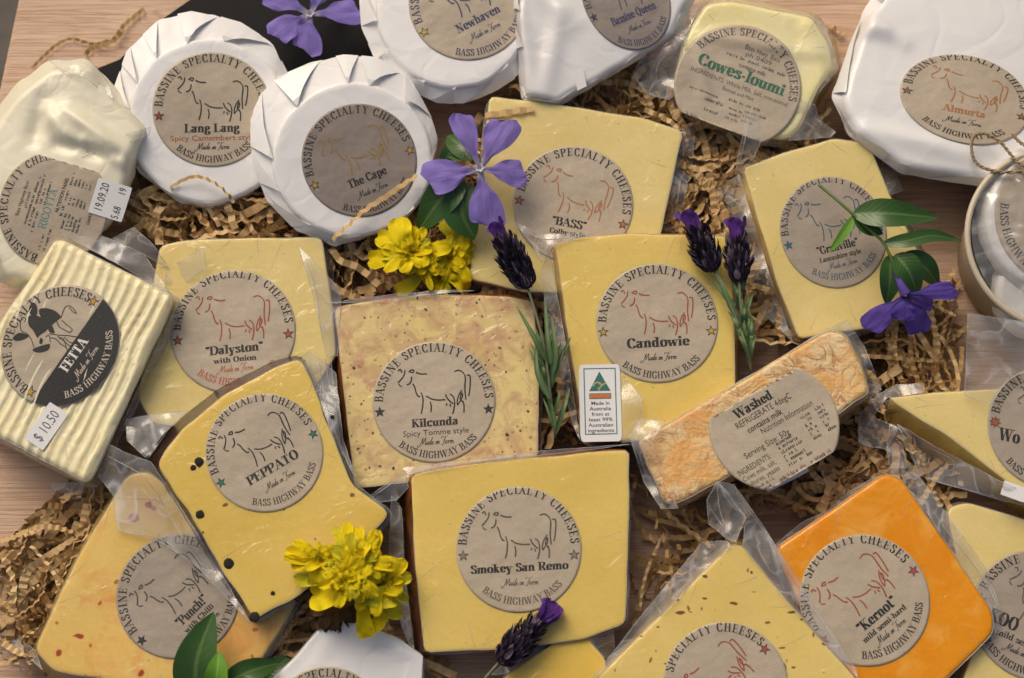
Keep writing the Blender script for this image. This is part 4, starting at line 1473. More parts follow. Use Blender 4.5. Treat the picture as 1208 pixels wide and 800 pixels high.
# candowie
th, pl = wedge('cheese_wedge', 'yellow wedge with rust cow label, yellow stars and small green triangle sticker', 'cheese',
    [(654, 286), (690, 279), (745, 275), (858, 278), (866, 360), (868, 470), (790, 520), (692, 520), (672, 410)], 36, .02, .02, 23, Y_MID, RIND_TAN,
    base=[(640, 296), (690, 278), (745, 273), (862, 277), (871, 360), (873, 475), (790, 525), (684, 526), (658, 410)], seed=37, out=1.8, flaps=[
    dict(pts=[(606, 262, 31), (640, 276, 35), (700, 276, 37), (650, 290, 37), (640, 310, 34), (628, 288, 31)], creases=[[(612, 266), (640, 282), (690, 278)]]),
    [(648, 296, 36), (638, 320, 30), (650, 400, 30), (676, 500, 28), (684, 520, 32), (668, 410, 36)],
    [(733, 440, 38), (758, 470, 40), (752, 520, 40), (734, 522, 37)]])
L = Label(pl, 775, 381, 72, 3)
std_label(L, 'Candowie', RUST, (.45, .30, .03), nw=1.03, nsize=.16)
L.done(th)
st = Label(pl, 708, 475.5, 47, 1, lift=.5)
st.mb = MB(); st.mats = [M['sticker']]
rp = fillet([(-.52, -.98), (.52, -.98), (.52, .98), (-.52, .98)], .09)
rect_disc(st, .52, .98, 12, .10)
GRN = (.02, .15, .13); ORS = (.52, .16, .035)
def bar(x0, y0, x1, y1, col, up=.07): st.put([(x0, y0), (x1, y0), (x1, y1), (x0, y1)], [(0, 1, 2, 3)], col, up=up, clamp=False)
for x0, y0, x1, y1 in ((-.40, -.80, -.375, .88), (.385, -.80, .41, .88), (-.40, .86, .41, .885), (-.40, -.80, .41, -.775)): bar(x0, y0, x1, y1, GRN)
st.put([(-.27, .30), (.27, .30), (.0, .80)], [(0, 1, 2)], GRN, clamp=False)
for ln in ([(-.17, .42), (-.12, .50), (-.02, .52), (.06, .45), (.10, .48), (.17, .50)], [(.06, .45), (.02, .40), (-.04, .36), (.0, .315)], [(-.02, .51), (.02, .46)]):
    st.put(*stroke_quads(c2(ln, 5), lambda t: .035), (.45, .36, .12), up=.13, clamp=False)
bar(-.27, .10, .28, .245, GRN); bar(-.25, .115, .26, .23, ORS, .12)
for i in range(5): bar(-.18 + i * .1, .115, -.165 + i * .1, .15, GRN, .15)
for i, tx in enumerate(('Made in', 'Australia', 'from at', 'least 99%', 'Australian', 'ingredients')):
    raw(st, tx, .095, .0, -.05 - .138 * i, (.05, .05, .055), .012, (.46, .54, .44, .60, .62, .66)[i])
st.done(th, 'white rounded sticker with green triangle emblem and orange bar', 'origin_sticker')

# granville
th, pl = wedge('cheese_wedge', 'pale yellow wedge with blue grey cow label under the leafy sprig', 'cheese',
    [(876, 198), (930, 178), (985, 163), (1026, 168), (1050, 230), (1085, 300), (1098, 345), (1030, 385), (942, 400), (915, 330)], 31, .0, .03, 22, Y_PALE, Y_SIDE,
    base=[(848, 226), (930, 182), (985, 164), (1030, 168), (1056, 230), (1092, 300), (1105, 350), (1030, 393), (934, 408), (886, 320)], seed=39, out=2.0, flaps=[
    dict(pts=[(868, 200, 32), (878, 150, 38), (886, 128, 40), (900, 160, 38), (890, 185, 34), (876, 200, 33)], creases=[[(872, 195), (880, 160), (886, 132)]], amp=3),
    dict(pts=[(872, 205, 30), (846, 225, 22), (842, 260, 18), (860, 300, 18), (890, 360, 16), (936, 404, 22), (910, 330, 30), (888, 260, 32)], creases=[[(852, 240), (870, 300), (910, 370)]]),
    [(1028, 170, 28), (1040, 172, 22), (1066, 225, 20), (1050, 230, 29)]])
L = Label(pl, 983, 274, 66, 14, paper_tone='kraft_shade', squ=.95, sqv=1.03, shift=(0, .07))
std_label(L, '"Granville"', TEAL, (.03, .10, .16), sub='Lancashire style', nw=.80, nsize=.14, madecol=(.06, .10, .14), botcol=TEAL, sw=.80, edge=(.02, .06, .09), ringcol=(.03, .035, .05))
L.done(th)

# smoky
th, pl = wedge('cheese_wedge', 'smoky yellow wedge with dark brown left rind, below the speckled wedge', 'cheese',
    [(484, 560), (512, 553), (600, 542), (700, 533), (743, 530), (742, 620), (738, 736), (690, 754), (600, 766), (500, 770), (489, 660)], 38, .01, .02, 24, Y_MID, RIND,
    base=[(470, 562), (510, 546), (600, 535), (700, 526), (744, 526), (742, 620), (737, 736), (690, 756), (600, 770), (491, 774), (476, 660)], seed=41, out=1.6, rad=8, flaps=[
    dict(pts=[(430, 590, 32), (446, 578, 37), (478, 558, 39), (482, 575, 38), (468, 590, 34), (440, 594, 32)], creases=[[(434, 590), (460, 572), (476, 562)]]),
    [(462, 585, 28), (474, 600, 26), (478, 680, 26), (490, 776, 26), (474, 740, 24), (458, 660, 24)],
    dict(pts=[(474, 552, 38), (540, 543, 39.5), (640, 532, 39.5), (745, 524, 38), (700, 530, 39.3), (560, 547, 39.3), (482, 560, 39.4)], amp=.3)])
L = Label(pl, 612, 648, 74, 3, shift=(0, .05))
std_label(L, 'Smokey San Remo', (.085, .07, .045), (.22, .19, .15), nw=1.56, nsize=.13, madecol=(.10, .08, .06), botcol=(.10, .08, .05), edge=(.05, .05, .05))
L.done(th)

# peppered
PEP = cheese('peppered_cheese', (.75, .54, .11), (.80, .60, .17), 30, specks=[(95, .09, .88, (.14, .06, .03), .9, (1, 1, 1)), (60, .16, .93, (.34, .17, .05), .6, (1, 1, 1))], coat=1)
PB = [(184, 547), (216, 504), (266, 464), (324, 433), (356, 423), (372, 460), (392, 515), (415, 570), (460, 606), (425, 645), (350, 705), (300, 731), (268, 684), (228, 614)]
th, pl = wedge('cheese_wedge', 'peppered yellow wedge with dark purple rind and green starred label', 'cheese', PB, 43, .0, .02, 22, PEP, RIND_DARK,
    base=[(172, 545), (204, 495), (256, 454), (318, 424), (358, 414), (371, 460), (390, 515), (412, 571), (455, 607), (420, 646), (346, 706), (294, 742), (254, 690), (213, 618)], seed=43, rad=9, out=1.4, wob=.8, flaps=[
    [(172, 540, 40), (150, 520, 34), (148, 495, 32), (175, 490, 34), (222, 484, 36), (190, 515, 42)],
    dict(pts=[(356, 421, 40), (366, 415, 36), (396, 440, 36), (405, 520, 36), (420, 565, 40), (392, 512, 44)], creases=[[(364, 425), (386, 480), (408, 550)]])])
mb = MB()
for x, y, r in ((235, 545, 5.5), (236, 607, 5), (270, 665, 6), (228, 552, 3.5), (392, 492, 2.5), (300, 728, 6), (322, 700, 2.6), (286, 588, 0)):
    if not r: continue
    u, v = pl.uv(x, y)
    vs, fs = [], []
    rr = r * .414 * MM
    for i in range(6):
        a = PI / 2 * i / 5
        for j in range(10):
            b = 2 * PI * j / 10
            k = 1 + .28 * noise.noise(Vector((x + math.cos(b) * 2, y + math.sin(b) * 2, i)))
            vs.append(pl.pt(u + rr * k * math.cos(a) * math.cos(b), v + rr * k * math.cos(a) * math.sin(b), rr * .14 * math.sin(a) + .05 * MM))
    for i in range(5):
        for j in range(10):
            fs.append((i * 10 + j, i * 10 + (j + 1) % 10, (i + 1) * 10 + (j + 1) % 10, (i + 1) * 10 + j))
    mb.add(vs, fs, 0)
pe = part(mb, 'peppercorns', [plain('black_peppercorn', (.015, .012, .01), .7, .3, .3, bump=.0005)], th)
pe['kind'] = 'stuff'
L = Label(pl, 312, 534, 71, 31, squ=.97, shift=(0, .04))
std_label(L, 'PEPPATO', BLACK, (.02, .16, .09), nw=.98, nsize=.155, botcol=(.06, .05, .03))
L.done(th)

# chilli
CHI = cheese('chilli_flecked_cheese', (.78, .53, .14), (.82, .60, .20), 26, specks=[(75, .17, .78, (.36, .035, .01), .95, (1, 1.6, 1)), (110, .12, .82, (.46, .10, .02), .85, (1, 1, 1)), (48, .40, .84, (.76, .30, .05), .45, (1, 1, 1))], patch=((.72, .30, .08), 40, .50, .72))
th, pl = wedge('cheese_wedge', 'yellow wedge flecked with red chilli at the bottom left', 'cheese',
    [(150, 560), (175, 556), (230, 600), (350, 690), (346, 716), (300, 790), (250, 812), (150, 806), (62, 792), (40, 766), (92, 655)], 30, .02, .01, 22, CHI, Y_SIDE,
    base=[(144, 556), (176, 548), (235, 596), (356, 690), (352, 722), (304, 800), (250, 822), (150, 818), (54, 802), (30, 772), (84, 652)], seed=47, out=2.0, rad=10, flaps=[
    dict(pts=[(72, 512, 28), (112, 516, 34), (150, 535, 40), (178, 545, 44), (230, 625, 46), (296, 735, 44), (262, 700, 38), (232, 668, 34), (190, 635, 32), (138, 626, 31.5), (134, 585, 32), (112, 556, 30)], amp=1.3,
         creases=[[(78, 514), (140, 545), (176, 570), (220, 640), (270, 700)], [(140, 626), (190, 640), (235, 672)], [(140, 588), (180, 588), (200, 600)]]),
    dict(pts=[(-10, 742, 10), (20, 750, 16), (42, 768, 26), (50, 790, 26), (34, 776, 20), (-10, 760, 8)], creases=[[(-8, 746), (20, 758), (40, 776)], [(-8, 752), (18, 764), (36, 780)]])])
L = Label(pl, 210, 703, 73, 45, paper_tone='kraft_shade')
std_label(L, '"Punch!"', GREY, BLACK, sub='with Chilli', nw=.62, nsize=.15, sw=.6, botcol=BLACK)
L.done(th)

# washed rind bar
WR = cheese('washed_rind', (.80, .58, .28), (.80, .66, .42), 70, patch=((.76, .43, .15), 55, .46, .62), coat=.4, bump=.0007, veins=((.44, .19, .085), 85, .055))
WT = [(750, 519), (780, 502), (870, 452), (975, 388), (998, 394), (1016, 425), (1026, 464), (985, 492), (880, 552), (796, 596), (782, 592)]
th, pl = wedge('cheese_bar', 'orange washed rind bar in clear bag, lying slantwise over a corner', 'cheese', WT, 44, .06, .03, 24, WR, Y_SIDE,
    base=[(750, 528), (780, 508), (870, 457), (978, 386), (1002, 394), (1020, 428), (1028, 470), (985, 502), (880, 564), (798, 602), (784, 600)], seed=51, out=1.4, rad=9, bevel=2.4, ramp=1.4, wob=.8, flaps=[
    dict(pts=[(742, 512, 42), (756, 494, 42), (785, 496, 44), (770, 520, 46), (800, 600, 40), (780, 600, 34), (760, 570, 32)], creases=[[(752, 500), (764, 540), (786, 590)], [(760, 530), (790, 570), (798, 590)]]),
    [(975, 388, 42), (1000, 378, 36), (1020, 410, 32), (1040, 460, 30), (1026, 470, 40), (1014, 425, 44)]])
L = Label(pl, 913, 503, 77, 30, sqv=1.0, cuts=[(0, 1, .60), (0, -1, .80)], lift=.45)
L.serif('Washed', .15, .38, BLACK, u=-.10, K=.22, width=.66)
L.sans('REFRIGERATE 4degC', .105, .24, BLACK, u=-.02, width=.98)
L.sans('contains milk', .10, .10, BLACK, u=-.08, bold=.012, width=.62)
L.sans('Nutrition Information', .10, -.02, BLACK, u=.24, width=.92)
L.sans('Serving Size: 50g', .10, -.22, BLACK, u=-.24, width=.80)
L.sans('INGREDIENTS:', .095, -.40, BLACK, u=-.58, width=.58)
L.sans('Cows milk, salt,', .085, -.51, BLACK, u=-.56, width=.58)
L.sans('cultures, yeasts', .085, -.62, BLACK, u=-.56, width=.58)
L.lines([(-.8, -.42, -.70, .05), (-.8, -.52, -.77, .05)], BLACK)
L.lines([(a, b, -.28 - .075 * i, .058) for i in range(6) for a, b in ((-.12, .16 + .05 * (i % 3)),)] + [(a, b, -.12 - .075 * i, .058) for i in range(6) for a, b in ((.42, .56), (.68, .82))], BLACK)
L.lines([(-.45, .60, -.78, .06)], (.10, .02, .02))
L.done(th)
st = Label(Plane(927, 560, 40, -.30, .52), 927, 560, 26, 30, lift=0)
st.mb = MB(); st.mats = [M['sticker']]
rect_disc(st, .98, .36)
raw(st, '18. 5. 20', .34, 0, -.16, (.13, .13, .2), 0, 1.5)
st.done(th, name='price_sticker')

# woo: blade of pale cheese in a loose bag
th, pl = wedge('cheese_wedge', 'pale triangular wedge lying in a loose clear bag at the right edge', 'cheese',
    [(1046, 470), (1100, 463), (1180, 458), (1270, 452), (1290, 560), (1240, 600), (1192, 572), (1125, 520)], 37, -.02, -.02, 22, Y_PALE, Y_MID,
    base=[(1030, 492), (1100, 466), (1180, 460), (1275, 452), (1296, 580), (1240, 640), (1180, 590), (1110, 552)], seed=53, out=1.0, flaps=[
    dict(pts=[(1142, 370, 46), (1225, 382, 46), (1225, 432, 44), (1190, 446, 42), (1168, 478, 42), (1138, 466, 41)], amp=1.2),
    dict(pts=[(1058, 500, 38), (1100, 525, 36), (1188, 572, 38), (1225, 585, 36), (1225, 600, 26), (1180, 590, 26), (1098, 566, 24), (1080, 545, 28)], amp=2.0, creases=[[(1060, 502), (1080, 548), (1098, 566), (1190, 590)], [(1100, 530), (1125, 545), (1120, 570)]]),
    dict(pts=[(1034, 466, 36), (1058, 454, 34), (1090, 452, 34), (1090, 463, 38), (1046, 470, 38), (1030, 490, 30), (1012, 520, 24), (1014, 490, 28)], amp=2.0),
    dict(pts=[(1050, 500, 34), (1062, 506, 37), (1070, 552, 32), (1050, 552, 28), (1046, 530, 30)], amp=2.0),
    dict(pts=[(1012, 520, 24), (1030, 492, 30), (1060, 505, 34), (1046, 530, 26), (1020, 526, 22)], amp=2)])
L = Label(pl, 1238, 505, 73, -12, paper_tone='kraft_shade')
L.ring(); L.cow((.12, .11, .10))
for aa in (186, -12): L.star(aa, .88, .10, (.30, .09, .05), 8, (.16, .05, .03))
L.serif('Wo', .20, -.36, BLACK, u=-.78, K=.22, align=1)
L.made(-.62, BLACK)
L.done(th)
st = Label(pl, 1196, 580, 16, -20, lift=.4); st.mb = MB(); st.mats = [M['sticker']]; rect_disc(st, .9, .55); st.done(th, name='price_sticker')

# koo
th, pl = wedge('cheese_wedge', 'pale wedge partly cut by the right edge, beneath the orange wedge', 'cheese',
    [(1116, 600), (1140, 592), (1208, 612), (1275, 635), (1275, 850), (1120, 850), (1150, 760)], 27, 0, .0, 22, Y_PALE, Y_SIDE, seed=57, out=1.5, rad=10)
L = Label(pl, 1222, 726, 76, -24, paper_tone='kraft_shade')
L.ring(); L.cow((.10, .09, .08))
L.serif('KOO', .20, -.36, BLACK, u=-.66, K=.22, align=1)
L.serif('mild semi-hard', .10, -.52, BLACK, u=0, K=.16, width=.95)
L.made(-.68, BLACK)
for aa in (187, -12): L.star(aa, .89, .1, BLACK)
L.done(th)

# kernot
ORA = cheese('orange_cheese', (.80, .285, .005), (.85, .345, .010), 40, patch=((.88, .48, .10), 45, .50, .78))
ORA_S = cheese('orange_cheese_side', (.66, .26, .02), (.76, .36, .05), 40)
th, pl = wedge('cheese_wedge', 'bright orange wedge with rust cow label at the lower right', 'cheese',
    [(914, 646), (980, 602), (1042, 558), (1062, 562), (1110, 630), (1172, 722), (1174, 746), (1130, 790), (1090, 830), (1010, 840), (960, 750)], 34, .0, .01, 24, ORA, ORA_S, seed=59, out=2.0, rad=10, bevel=2.2, flaps=[
    dict(pts=[(1064, 562, 32), (1080, 556, 26), (1120, 610, 26), (1162, 670, 28), (1190, 742, 24), (1174, 748, 30), (1170, 720, 34), (1110, 630, 34)], creases=[[(1074, 566), (1120, 630), (1165, 690), (1184, 738)]]),
    [(1045, 556, 33), (1058, 544, 30), (1090, 556, 28), (1080, 566, 32)]])
L = Label(pl, 1020, 708, 77, 39, shift=(0, .05))
std_label(L, '"Kernot"', RUST, (.36, .07, .05), sub='mild semi-hard', nw=.74, nsize=.155, sw=.85, edge=(.10, .04, .06))
L.done(th)

# seeded wedge
SEED = cheese('seeded_cheese', (.78, .60, .18), (.82, .65, .24), 26, specks=[(88, .12, .55, (.17, .07, .02), .95, (1, 2.0, 1)), (100, .15, .76, (.26, .12, .04), .9, (1.9, 1, 1))])
th, pl = wedge('cheese_wedge', 'seeded yellow wedge with its point up, at the bottom right of centre', 'cheese',
    [(862, 642), (876, 643), (930, 710), (1014, 805), (1010, 880), (700, 880), (704, 800), (770, 735)], 41, .0, .02, 25, SEED, Y_SIDE,
    base=[(858, 632), (880, 634), (938, 706), (1024, 806), (1020, 890), (690, 890), (690, 800), (762, 728)], seed=61, out=1.6, rad=5, flaps=[
    dict(pts=[(836, 618, 38), (834, 590, 40), (846, 568, 42), (858, 580, 42), (880, 610, 40), (868, 640, 43), (858, 636, 42)], amp=3, creases=[[(846, 572), (850, 605), (864, 636)], [(838, 600), (856, 626)]]),
    dict(pts=[(846, 568, 42), (866, 572, 40), (900, 620, 39), (945, 690, 39), (1010, 790, 39), (1012, 800, 41), (930, 712, 43), (876, 645, 43), (880, 612, 40)], amp=1.6, creases=[[(868, 580), (910, 640), (960, 720), (1008, 790)]]),
    dict(pts=[(828, 640, 36), (858, 638, 42), (862, 644, 43), (790, 715, 43), (706, 798, 41), (695, 806, 34), (760, 722, 36)], amp=.8)])
L = Label(pl, 856, 809, 74, 46, shift=(0, .03))
L.ring(); L.cow(RUST)
for aa in (187, -6): L.star(aa, .86, .10, (.36, .07, .05))
L.serif('Woolamai'[:0] or ' ', .1, -.4, BLACK)
L.done(th)

# small yellow wedge at the bottom edge
th, pl = wedge('cheese_wedge', 'small deep yellow wedge in a clear bag cut by the bottom edge', 'cheese',
    [(676, 742), (688, 741), (698, 758), (714, 778), (722, 850), (560, 850), (598, 796)], 35, .0, .0, 22, Y_DEEP, Y_SIDE, seed=63, out=1.6, rad=4, flaps=[
    [(684, 740, 34), (712, 718, 34), (722, 730, 32), (726, 775, 26), (712, 776, 33), (698, 756, 36)],
    [(580, 796, 28), (600, 776, 30), (660, 740, 33), (678, 738, 36), (600, 794, 35)]])

# cowes block
CW = [(832, 4), (862, 0), (958, 20), (978, 50), (984, 76), (964, 108), (944, 150), (928, 164), (890, 160), (800, 122), (796, 100), (806, 46)]
COW_M = cheese('herbed_white_cheese', (.88, .79, .40), (.90, .84, .52), 40, specks=[(80, .09, .84, (.10, .09, .03), .9, (1, 1, 1))], coat=1)
th, pl = wedge('cheese_block', 'cream herb flecked block in a clear bag, label with green lettering', 'cheese', CW, 35, .02, .06, 26, COW_M, COW_M,
    base=[(828, 2), (862, -6), (964, 16), (988, 50), (992, 84), (970, 116), (950, 160), (930, 172), (886, 168), (792, 128), (786, 100), (798, 44)], seed=67, rad=8, bevel=2.5, out=1.6, h=lumpy([((-28, 18), (30, 8), 1.6, 4), ((24, 22), (34, -14), 2.2, 4), ((-30, 10), (-26, -12), 1.5, 4)], relief(1.4, 34, 12)), flaps=[
    dict(pts=[(760, 60, 30), (786, 38, 32), (812, 44, 36), (798, 110, 34), (790, 118, 30), (765, 112, 24), (746, 90, 24)], amp=3, creases=[[(758, 66), (790, 42), (810, 46)], [(800, 50), (775, 80), (780, 112)]]),
    dict(pts=[(946, 118, 34), (962, 124, 36), (966, 140, 32), (986, 156, 26), (980, 162, 26), (930, 166, 30)], amp=2.2, creases=[[(950, 122), (964, 142), (980, 160)]]),
    dict(pts=[(790, 30, 30), (832, 0, 34), (806, 46, 36), (796, 60, 32)], amp=2),
    dict(pts=[(960, 20, 34), (972, 26, 28), (990, 80, 24), (964, 112, 32), (982, 76, 34)], amp=1.4)])
L = Label(pl, 870, 102, 75, -22, lift=.95, hk=1, cuts=[(0, -1, .72)], shift=(0, 0))
L.put(*serif_arc('BASSINE SPECIALTY CHEESES', .13, .82, R(150), R(80)), (.07, .06, .06))
DG = (.10, .09, .085)
L.sans('Bass Hwy. Bass', .08, .60, DG, u=.18, width=.60); L.sans('ph 0409 165 378'[:8], .075, .50, DG, u=.15, width=.44)
L.lines([(-.35, .65, .41, .06)], DG)
L.sans('contains milk', .07, .30, DG, u=.12, bold=.014, width=.45)
L.serif('Cowes-loumi', .19, .10, (.03, .13, .08), u=.0, K=.22, width=1.45)
L.sans('INGREDIENTS: Whole Milk, Salt, non-animal', .075, -.04, DG, u=.02, width=1.62)
L.sans('Rennet and Mint', .07, -.15, DG, u=.05, width=.52)
L.lines([(-.70, -.22, -.30, .04), (-.05, .50, -.27, .05), (.25, .60, -.36, .045), (-.40, -.10, -.40, .06), (.0, .22, -.40, .045), (.25, .45, -.44, .045), (.0, .22, -.48, .045), (.25, .45, -.52, .045), (-.40, -.08, -.56, .06), (.0, .2, -.56, .045)], DG)
L.done(th)

# ------------------------------------------------------------------ cup at the right edge
CX, CY = 1252, 282
kr = plain('kraft_board_cup', (.44, .36, .25), .5, .4, .1)
c0 = at(CX, CY, 46)
th = thing('paper_cup', 'beige paper cup with rolled rim and cellophane, cut by the right edge', 'cup', (c0.x, c0.y, 0))
ro = (at(CX + 112, CY, 46) - c0).length
mb = MB()
prof = [(.80, .3), (.84, 3), (.97, 44), (.965, 44.6), (.945, 44), (.82, 5), (0, 4.2)]
vs, fs = [], []
NN = 72
for r, z in prof:
    for i in range(NN):
        a = 2 * PI * i / NN
        vs.append((c0.x + ro * r * math.cos(a), c0.y + ro * r * math.sin(a), z * MM))
for k in range(len(prof) - 1):
    for i in range(NN):
        j = (i + 1) % NN
        fs.append((k * NN + i, k * NN + j, (k + 1) * NN + j, (k + 1) * NN + i))
fs.append(tuple(range(NN))[::-1])
mb.add(vs, fs, 0)
part(mb, 'cup_wall', [kr], th, sharp=R(50))
mb = MB()
pts = [(c0.x + ro * .985 * math.cos(2 * PI * i / 96), c0.y + ro * .985 * math.sin(2 * PI * i / 96), .0455) for i in range(97)]
tube(mb, pts, 1.5 * MM, 0, 10)
part(mb, 'rim', [plain('cup_rim_board', (.56, .48, .36), .4, .5, .06)], th)
mb = MB()
rr = random.Random(5)
vs, fs = [], []
KR = 14
for k in range(KR + 1):
    for i in range(NN * 2):
        a = 2 * PI * i / (NN * 2)
        r = k / KR * .955
        x, y = math.cos(a) * r, math.sin(a) * r
        q = noise.noise(Vector((math.cos(a) * 5, math.sin(a) * 5, r * 2.5))) * r + 1.2 * noise.noise(Vector((x * 7, y * 7, 3)))
        z = 48 + 5 * (1 - r) - 1.6 * abs(q)
        vs.append((c0.x + ro * x, c0.y + ro * y, max(z, 45) * MM))
for k in range(KR):
    for i in range(NN * 2):
        j = (i + 1) % (NN * 2)
        fs.append((k * NN * 2 + i, (k + 1) * NN * 2 + i, (k + 1) * NN * 2 + j, k * NN * 2 + j))
mb.add(vs, fs, 0)
part(mb, 'cellophane', [film('cup_cellophane', .06, .06, .09)], th)

def mini(label, cx, cy, rpx, z, seed, lab=None):
    pl = Plane(cx, cy, z, .05, .05 * seed, relief(2.6, 42, seed))
    th = thing('small_white_cheese', label, 'cheese', pl.o - pl.n * .018)
    mb, _, _ = loft(pl, [(circ(cx, cy, rpx * .9), 0), (circ(cx, cy, rpx), 6), (circ(cx, cy, rpx * .92), 18)], 3, seed=seed, rad=3, pleat=1.2)
    part(mb, 'cheese_body', [M['white_crumple'], M['white_crumple']], th)
    if lab:
        L = Label(pl, *lab)
        L.ring(); L.cow((.1, .1, .1))
        L.done(th)
mini('small white round under the cellophane with a kraft label', 1246, 258, 94, 46, 1, (1260, 255, 88, -60))
mini('small white round lower in the cup beneath the labelled one', 1228, 345, 60, 37, 2)

# twine bow
tw = plain('jute_twine', (.36, .26, .15), .8, .2, .35, 700, bump=.0008, bsc=900)
mb = MB()
for path in ([(1185, 204, 48), (1160, 198, 45), (1149, 188, 44), (1146, 172, 44), (1150, 160, 45), (1163, 158, 46), (1180, 168, 47), (1192, 182, 48), (1204, 194, 50), (1225, 204, 50)],
             [(1160, 198, 45.5), (1180, 203, 49), (1215, 203, 50), (1240, 210, 50)], [(1194, 158, 44), (1201, 166, 46), (1214, 178, 48), (1225, 204, 50)]):
    P = catmull([at(*p) for p in path], 12)
    for ph in (0, PI):
        Q = []
        for i, p in enumerate(P):
            t = (P[min(i + 1, len(P) - 1)] - P[max(i - 1, 0)]).normalized()
            s1 = t.cross(Vector((0, 0, 1))).normalized(); s2 = s1.cross(t)
            a = i * .75 + ph
            Q.append(p + (s1 * math.cos(a) + s2 * math.sin(a)) * .42 * MM)
        tube(mb, Q, .5 * MM, 0, 6)
solo(mb, 'twine_bow', [tw], 'looped jute string tied over the cup, lying on the orange cow parcel', 'string', at(1185, 195, 45))

# ------------------------------------------------------------------ flowers
VIO = petal_mat('violet_petal', (.70, .67, .80), (.33, .25, .72), (.23, .15, .58), .14)
VIO_D = petal_mat('deep_violet_petal', (.16, .10, .42), (.14, .085, .46), (.09, .05, .34), .2)
LEAF = leaf_mat('glossy_dark_leaf', (.030, .080, .014), (.05, .125, .024), (.12, .20, .06))
LEAF_L = leaf_mat('young_bright_leaf', (.10, .26, .02), (.16, .36, .03), (.25, .42, .08))
STEM = plain('green_stem', (.10, .16, .04), .5, .4, .2, 120)

def vincaprof(s):
    if s < .25: return .16 + .5 * s
    k = (s - .25) / .75
    return (.285 + .72 * math.sin(min(1, k * 1.35) * PI / 2)) * (1 if k < .86 else math.sqrt(max(0.05, 1 - ((k - .86) / .15) ** 2)))

def periwinkle(label, centre, petals, tube_to=None, mat=VIO, leaves=(), stem=None, budmat=None):
    c = at(*centre)
    th = thing('periwinkle_flower', label, 'flower', c)
    for i, (tx, ty, tz, wpx, sk) in enumerate(petals):
        mb = MB()
        tip = at(tx, ty, tz)
        d = tip - c
        midp = c + d * .5 + Vector((0, 0, 1.6 * MM))
        st = c + d * .05
        blade(mb, [st, midp, tip], wpx * .345 * MM, vincaprof, up=Vector((0.05 * i, 0, 1)), fold=-.06, cols=11, skew=sk, ruffle=.16, seed=i + centre[0], n=9)
        part(mb, 'petal', [mat], th)
    if tube_to is None:
        mb = MB()   # the pale star-shaped throat
        vs, fs = [], []
        for k, (r, z) in enumerate(((2.0, .9), (1.4, .7), (.8, -.6), (0.05, -1.2))):
            for j in range(20):
                a = 2 * PI * j / 20
                rad = r * (1 + .15 * math.cos(5 * a)) * MM
                vs.append(c + Vector((rad * math.cos(a), rad * math.sin(a), z * MM + .0008)))
        for k in range(3):
            for j in range(20):
                fs.append((k * 20 + j, k * 20 + (j + 1) % 20, (k + 1) * 20 + (j + 1) % 20, (k + 1) * 20 + j))
        mb.add(vs, fs, 0)
        part(mb, 'throat', [plain('pale_throat', (.55, .52, .60), .5, .3, .3, 900)], th)
    else:
        mb = MB()
        P = catmull([c + Vector((0, 0, .001))] + [at(*p) for p in tube_to], 8)
        tube(mb, P, 2.6 * MM, 0, 10, lambda t: 1 - .62 * t)
        part(mb, 'flower_tube', [mat], th)
    for lf in leaves:
        mb = MB()
        blade(mb, [at(*p) for p in lf[0]], lf[1] * .414 * MM, leafprof, fold=lf[2] if len(lf) > 2 else .12, cols=9, n=8)
        part(mb, 'leaf', [LEAF_L if len(lf) > 3 else LEAF], th)
    if stem:
        mb = MB()
        tube(mb, catmull([at(*p) for p in stem], 8), .75 * MM, 0, 7)
        part(mb, 'stem', [STEM], th)
    return th

periwinkle('open violet flower lying on the black board at the top', (366, 17, 22),
    [(322, 42, 22, 44, .12), (362, 62, 20, 44, -.15), (425, 14, 22, 40, .12), (386, -26, 20, 42, .1), (316, -8, 22, 40, -.1)])
periwinkle('open violet flower standing in front of the colby wedge', (566, 199, 50),
    [(541, 134, 54, 34, -.10), (600, 142, 54, 46, .12), (620, 206, 46, 40, .1), (577, 268, 46, 50, -.12), (502, 212, 48, 52, .12)],
    leaves=[([(548, 210, 46), (520, 235, 42), (492, 275, 30)], 42, .1), ([(552, 215, 44), (545, 250, 42), (560, 282, 36)], 46, .1), ([(545, 190, 44), (532, 180, 38), (518, 205, 30)], 22, .1), ([(556, 190, 44), (540, 170, 40), (528, 160, 30)], 26, .1),
            ([(570, 250, 42), (582, 262, 40), (592, 256, 40)], 14, .1)])
periwinkle('violet flower seen from the side on a leafy sprig over the blue grey label', (1068, 348, 46),
    [(1022, 388, 38, 34, .1), (1065, 378, 44, 34, 0), (1128, 342, 44, 26, .1), (1088, 392, 34, 40, -.1), (1100, 358, 36, 26, 0)], [(1062, 335, 48), (1055, 318, 47)], VIO_D,
    leaves=[([(1006, 252, 48), (1050, 252, 54), (1106, 257, 46)], 34, .10), ([(1008, 254, 48), (1024, 268, 47), (1042, 276, 44)], 20, .10), ([(1040, 288, 48), (1070, 284, 52), (1100, 278, 50), (1135, 284, 44)], 18, .10),
            ([(1050, 300, 48), (1050, 330, 46), (1046, 360, 38)], 26, .12), ([(1056, 300, 48), (1072, 320, 48), (1083, 348, 40)], 34, .12), ([(1062, 302, 47), (1090, 315, 44), (1108, 338, 34)], 30, .12),
            ([(1010, 252, 48), (995, 276, 46), (978, 298, 42)], 11, .1, 1)],
    stem=[(966, 218, 42), (985, 234, 46), (1001, 248, 48), (1022, 268, 49), (1040, 284, 49), (1050, 302, 49), (1056, 320, 47)])

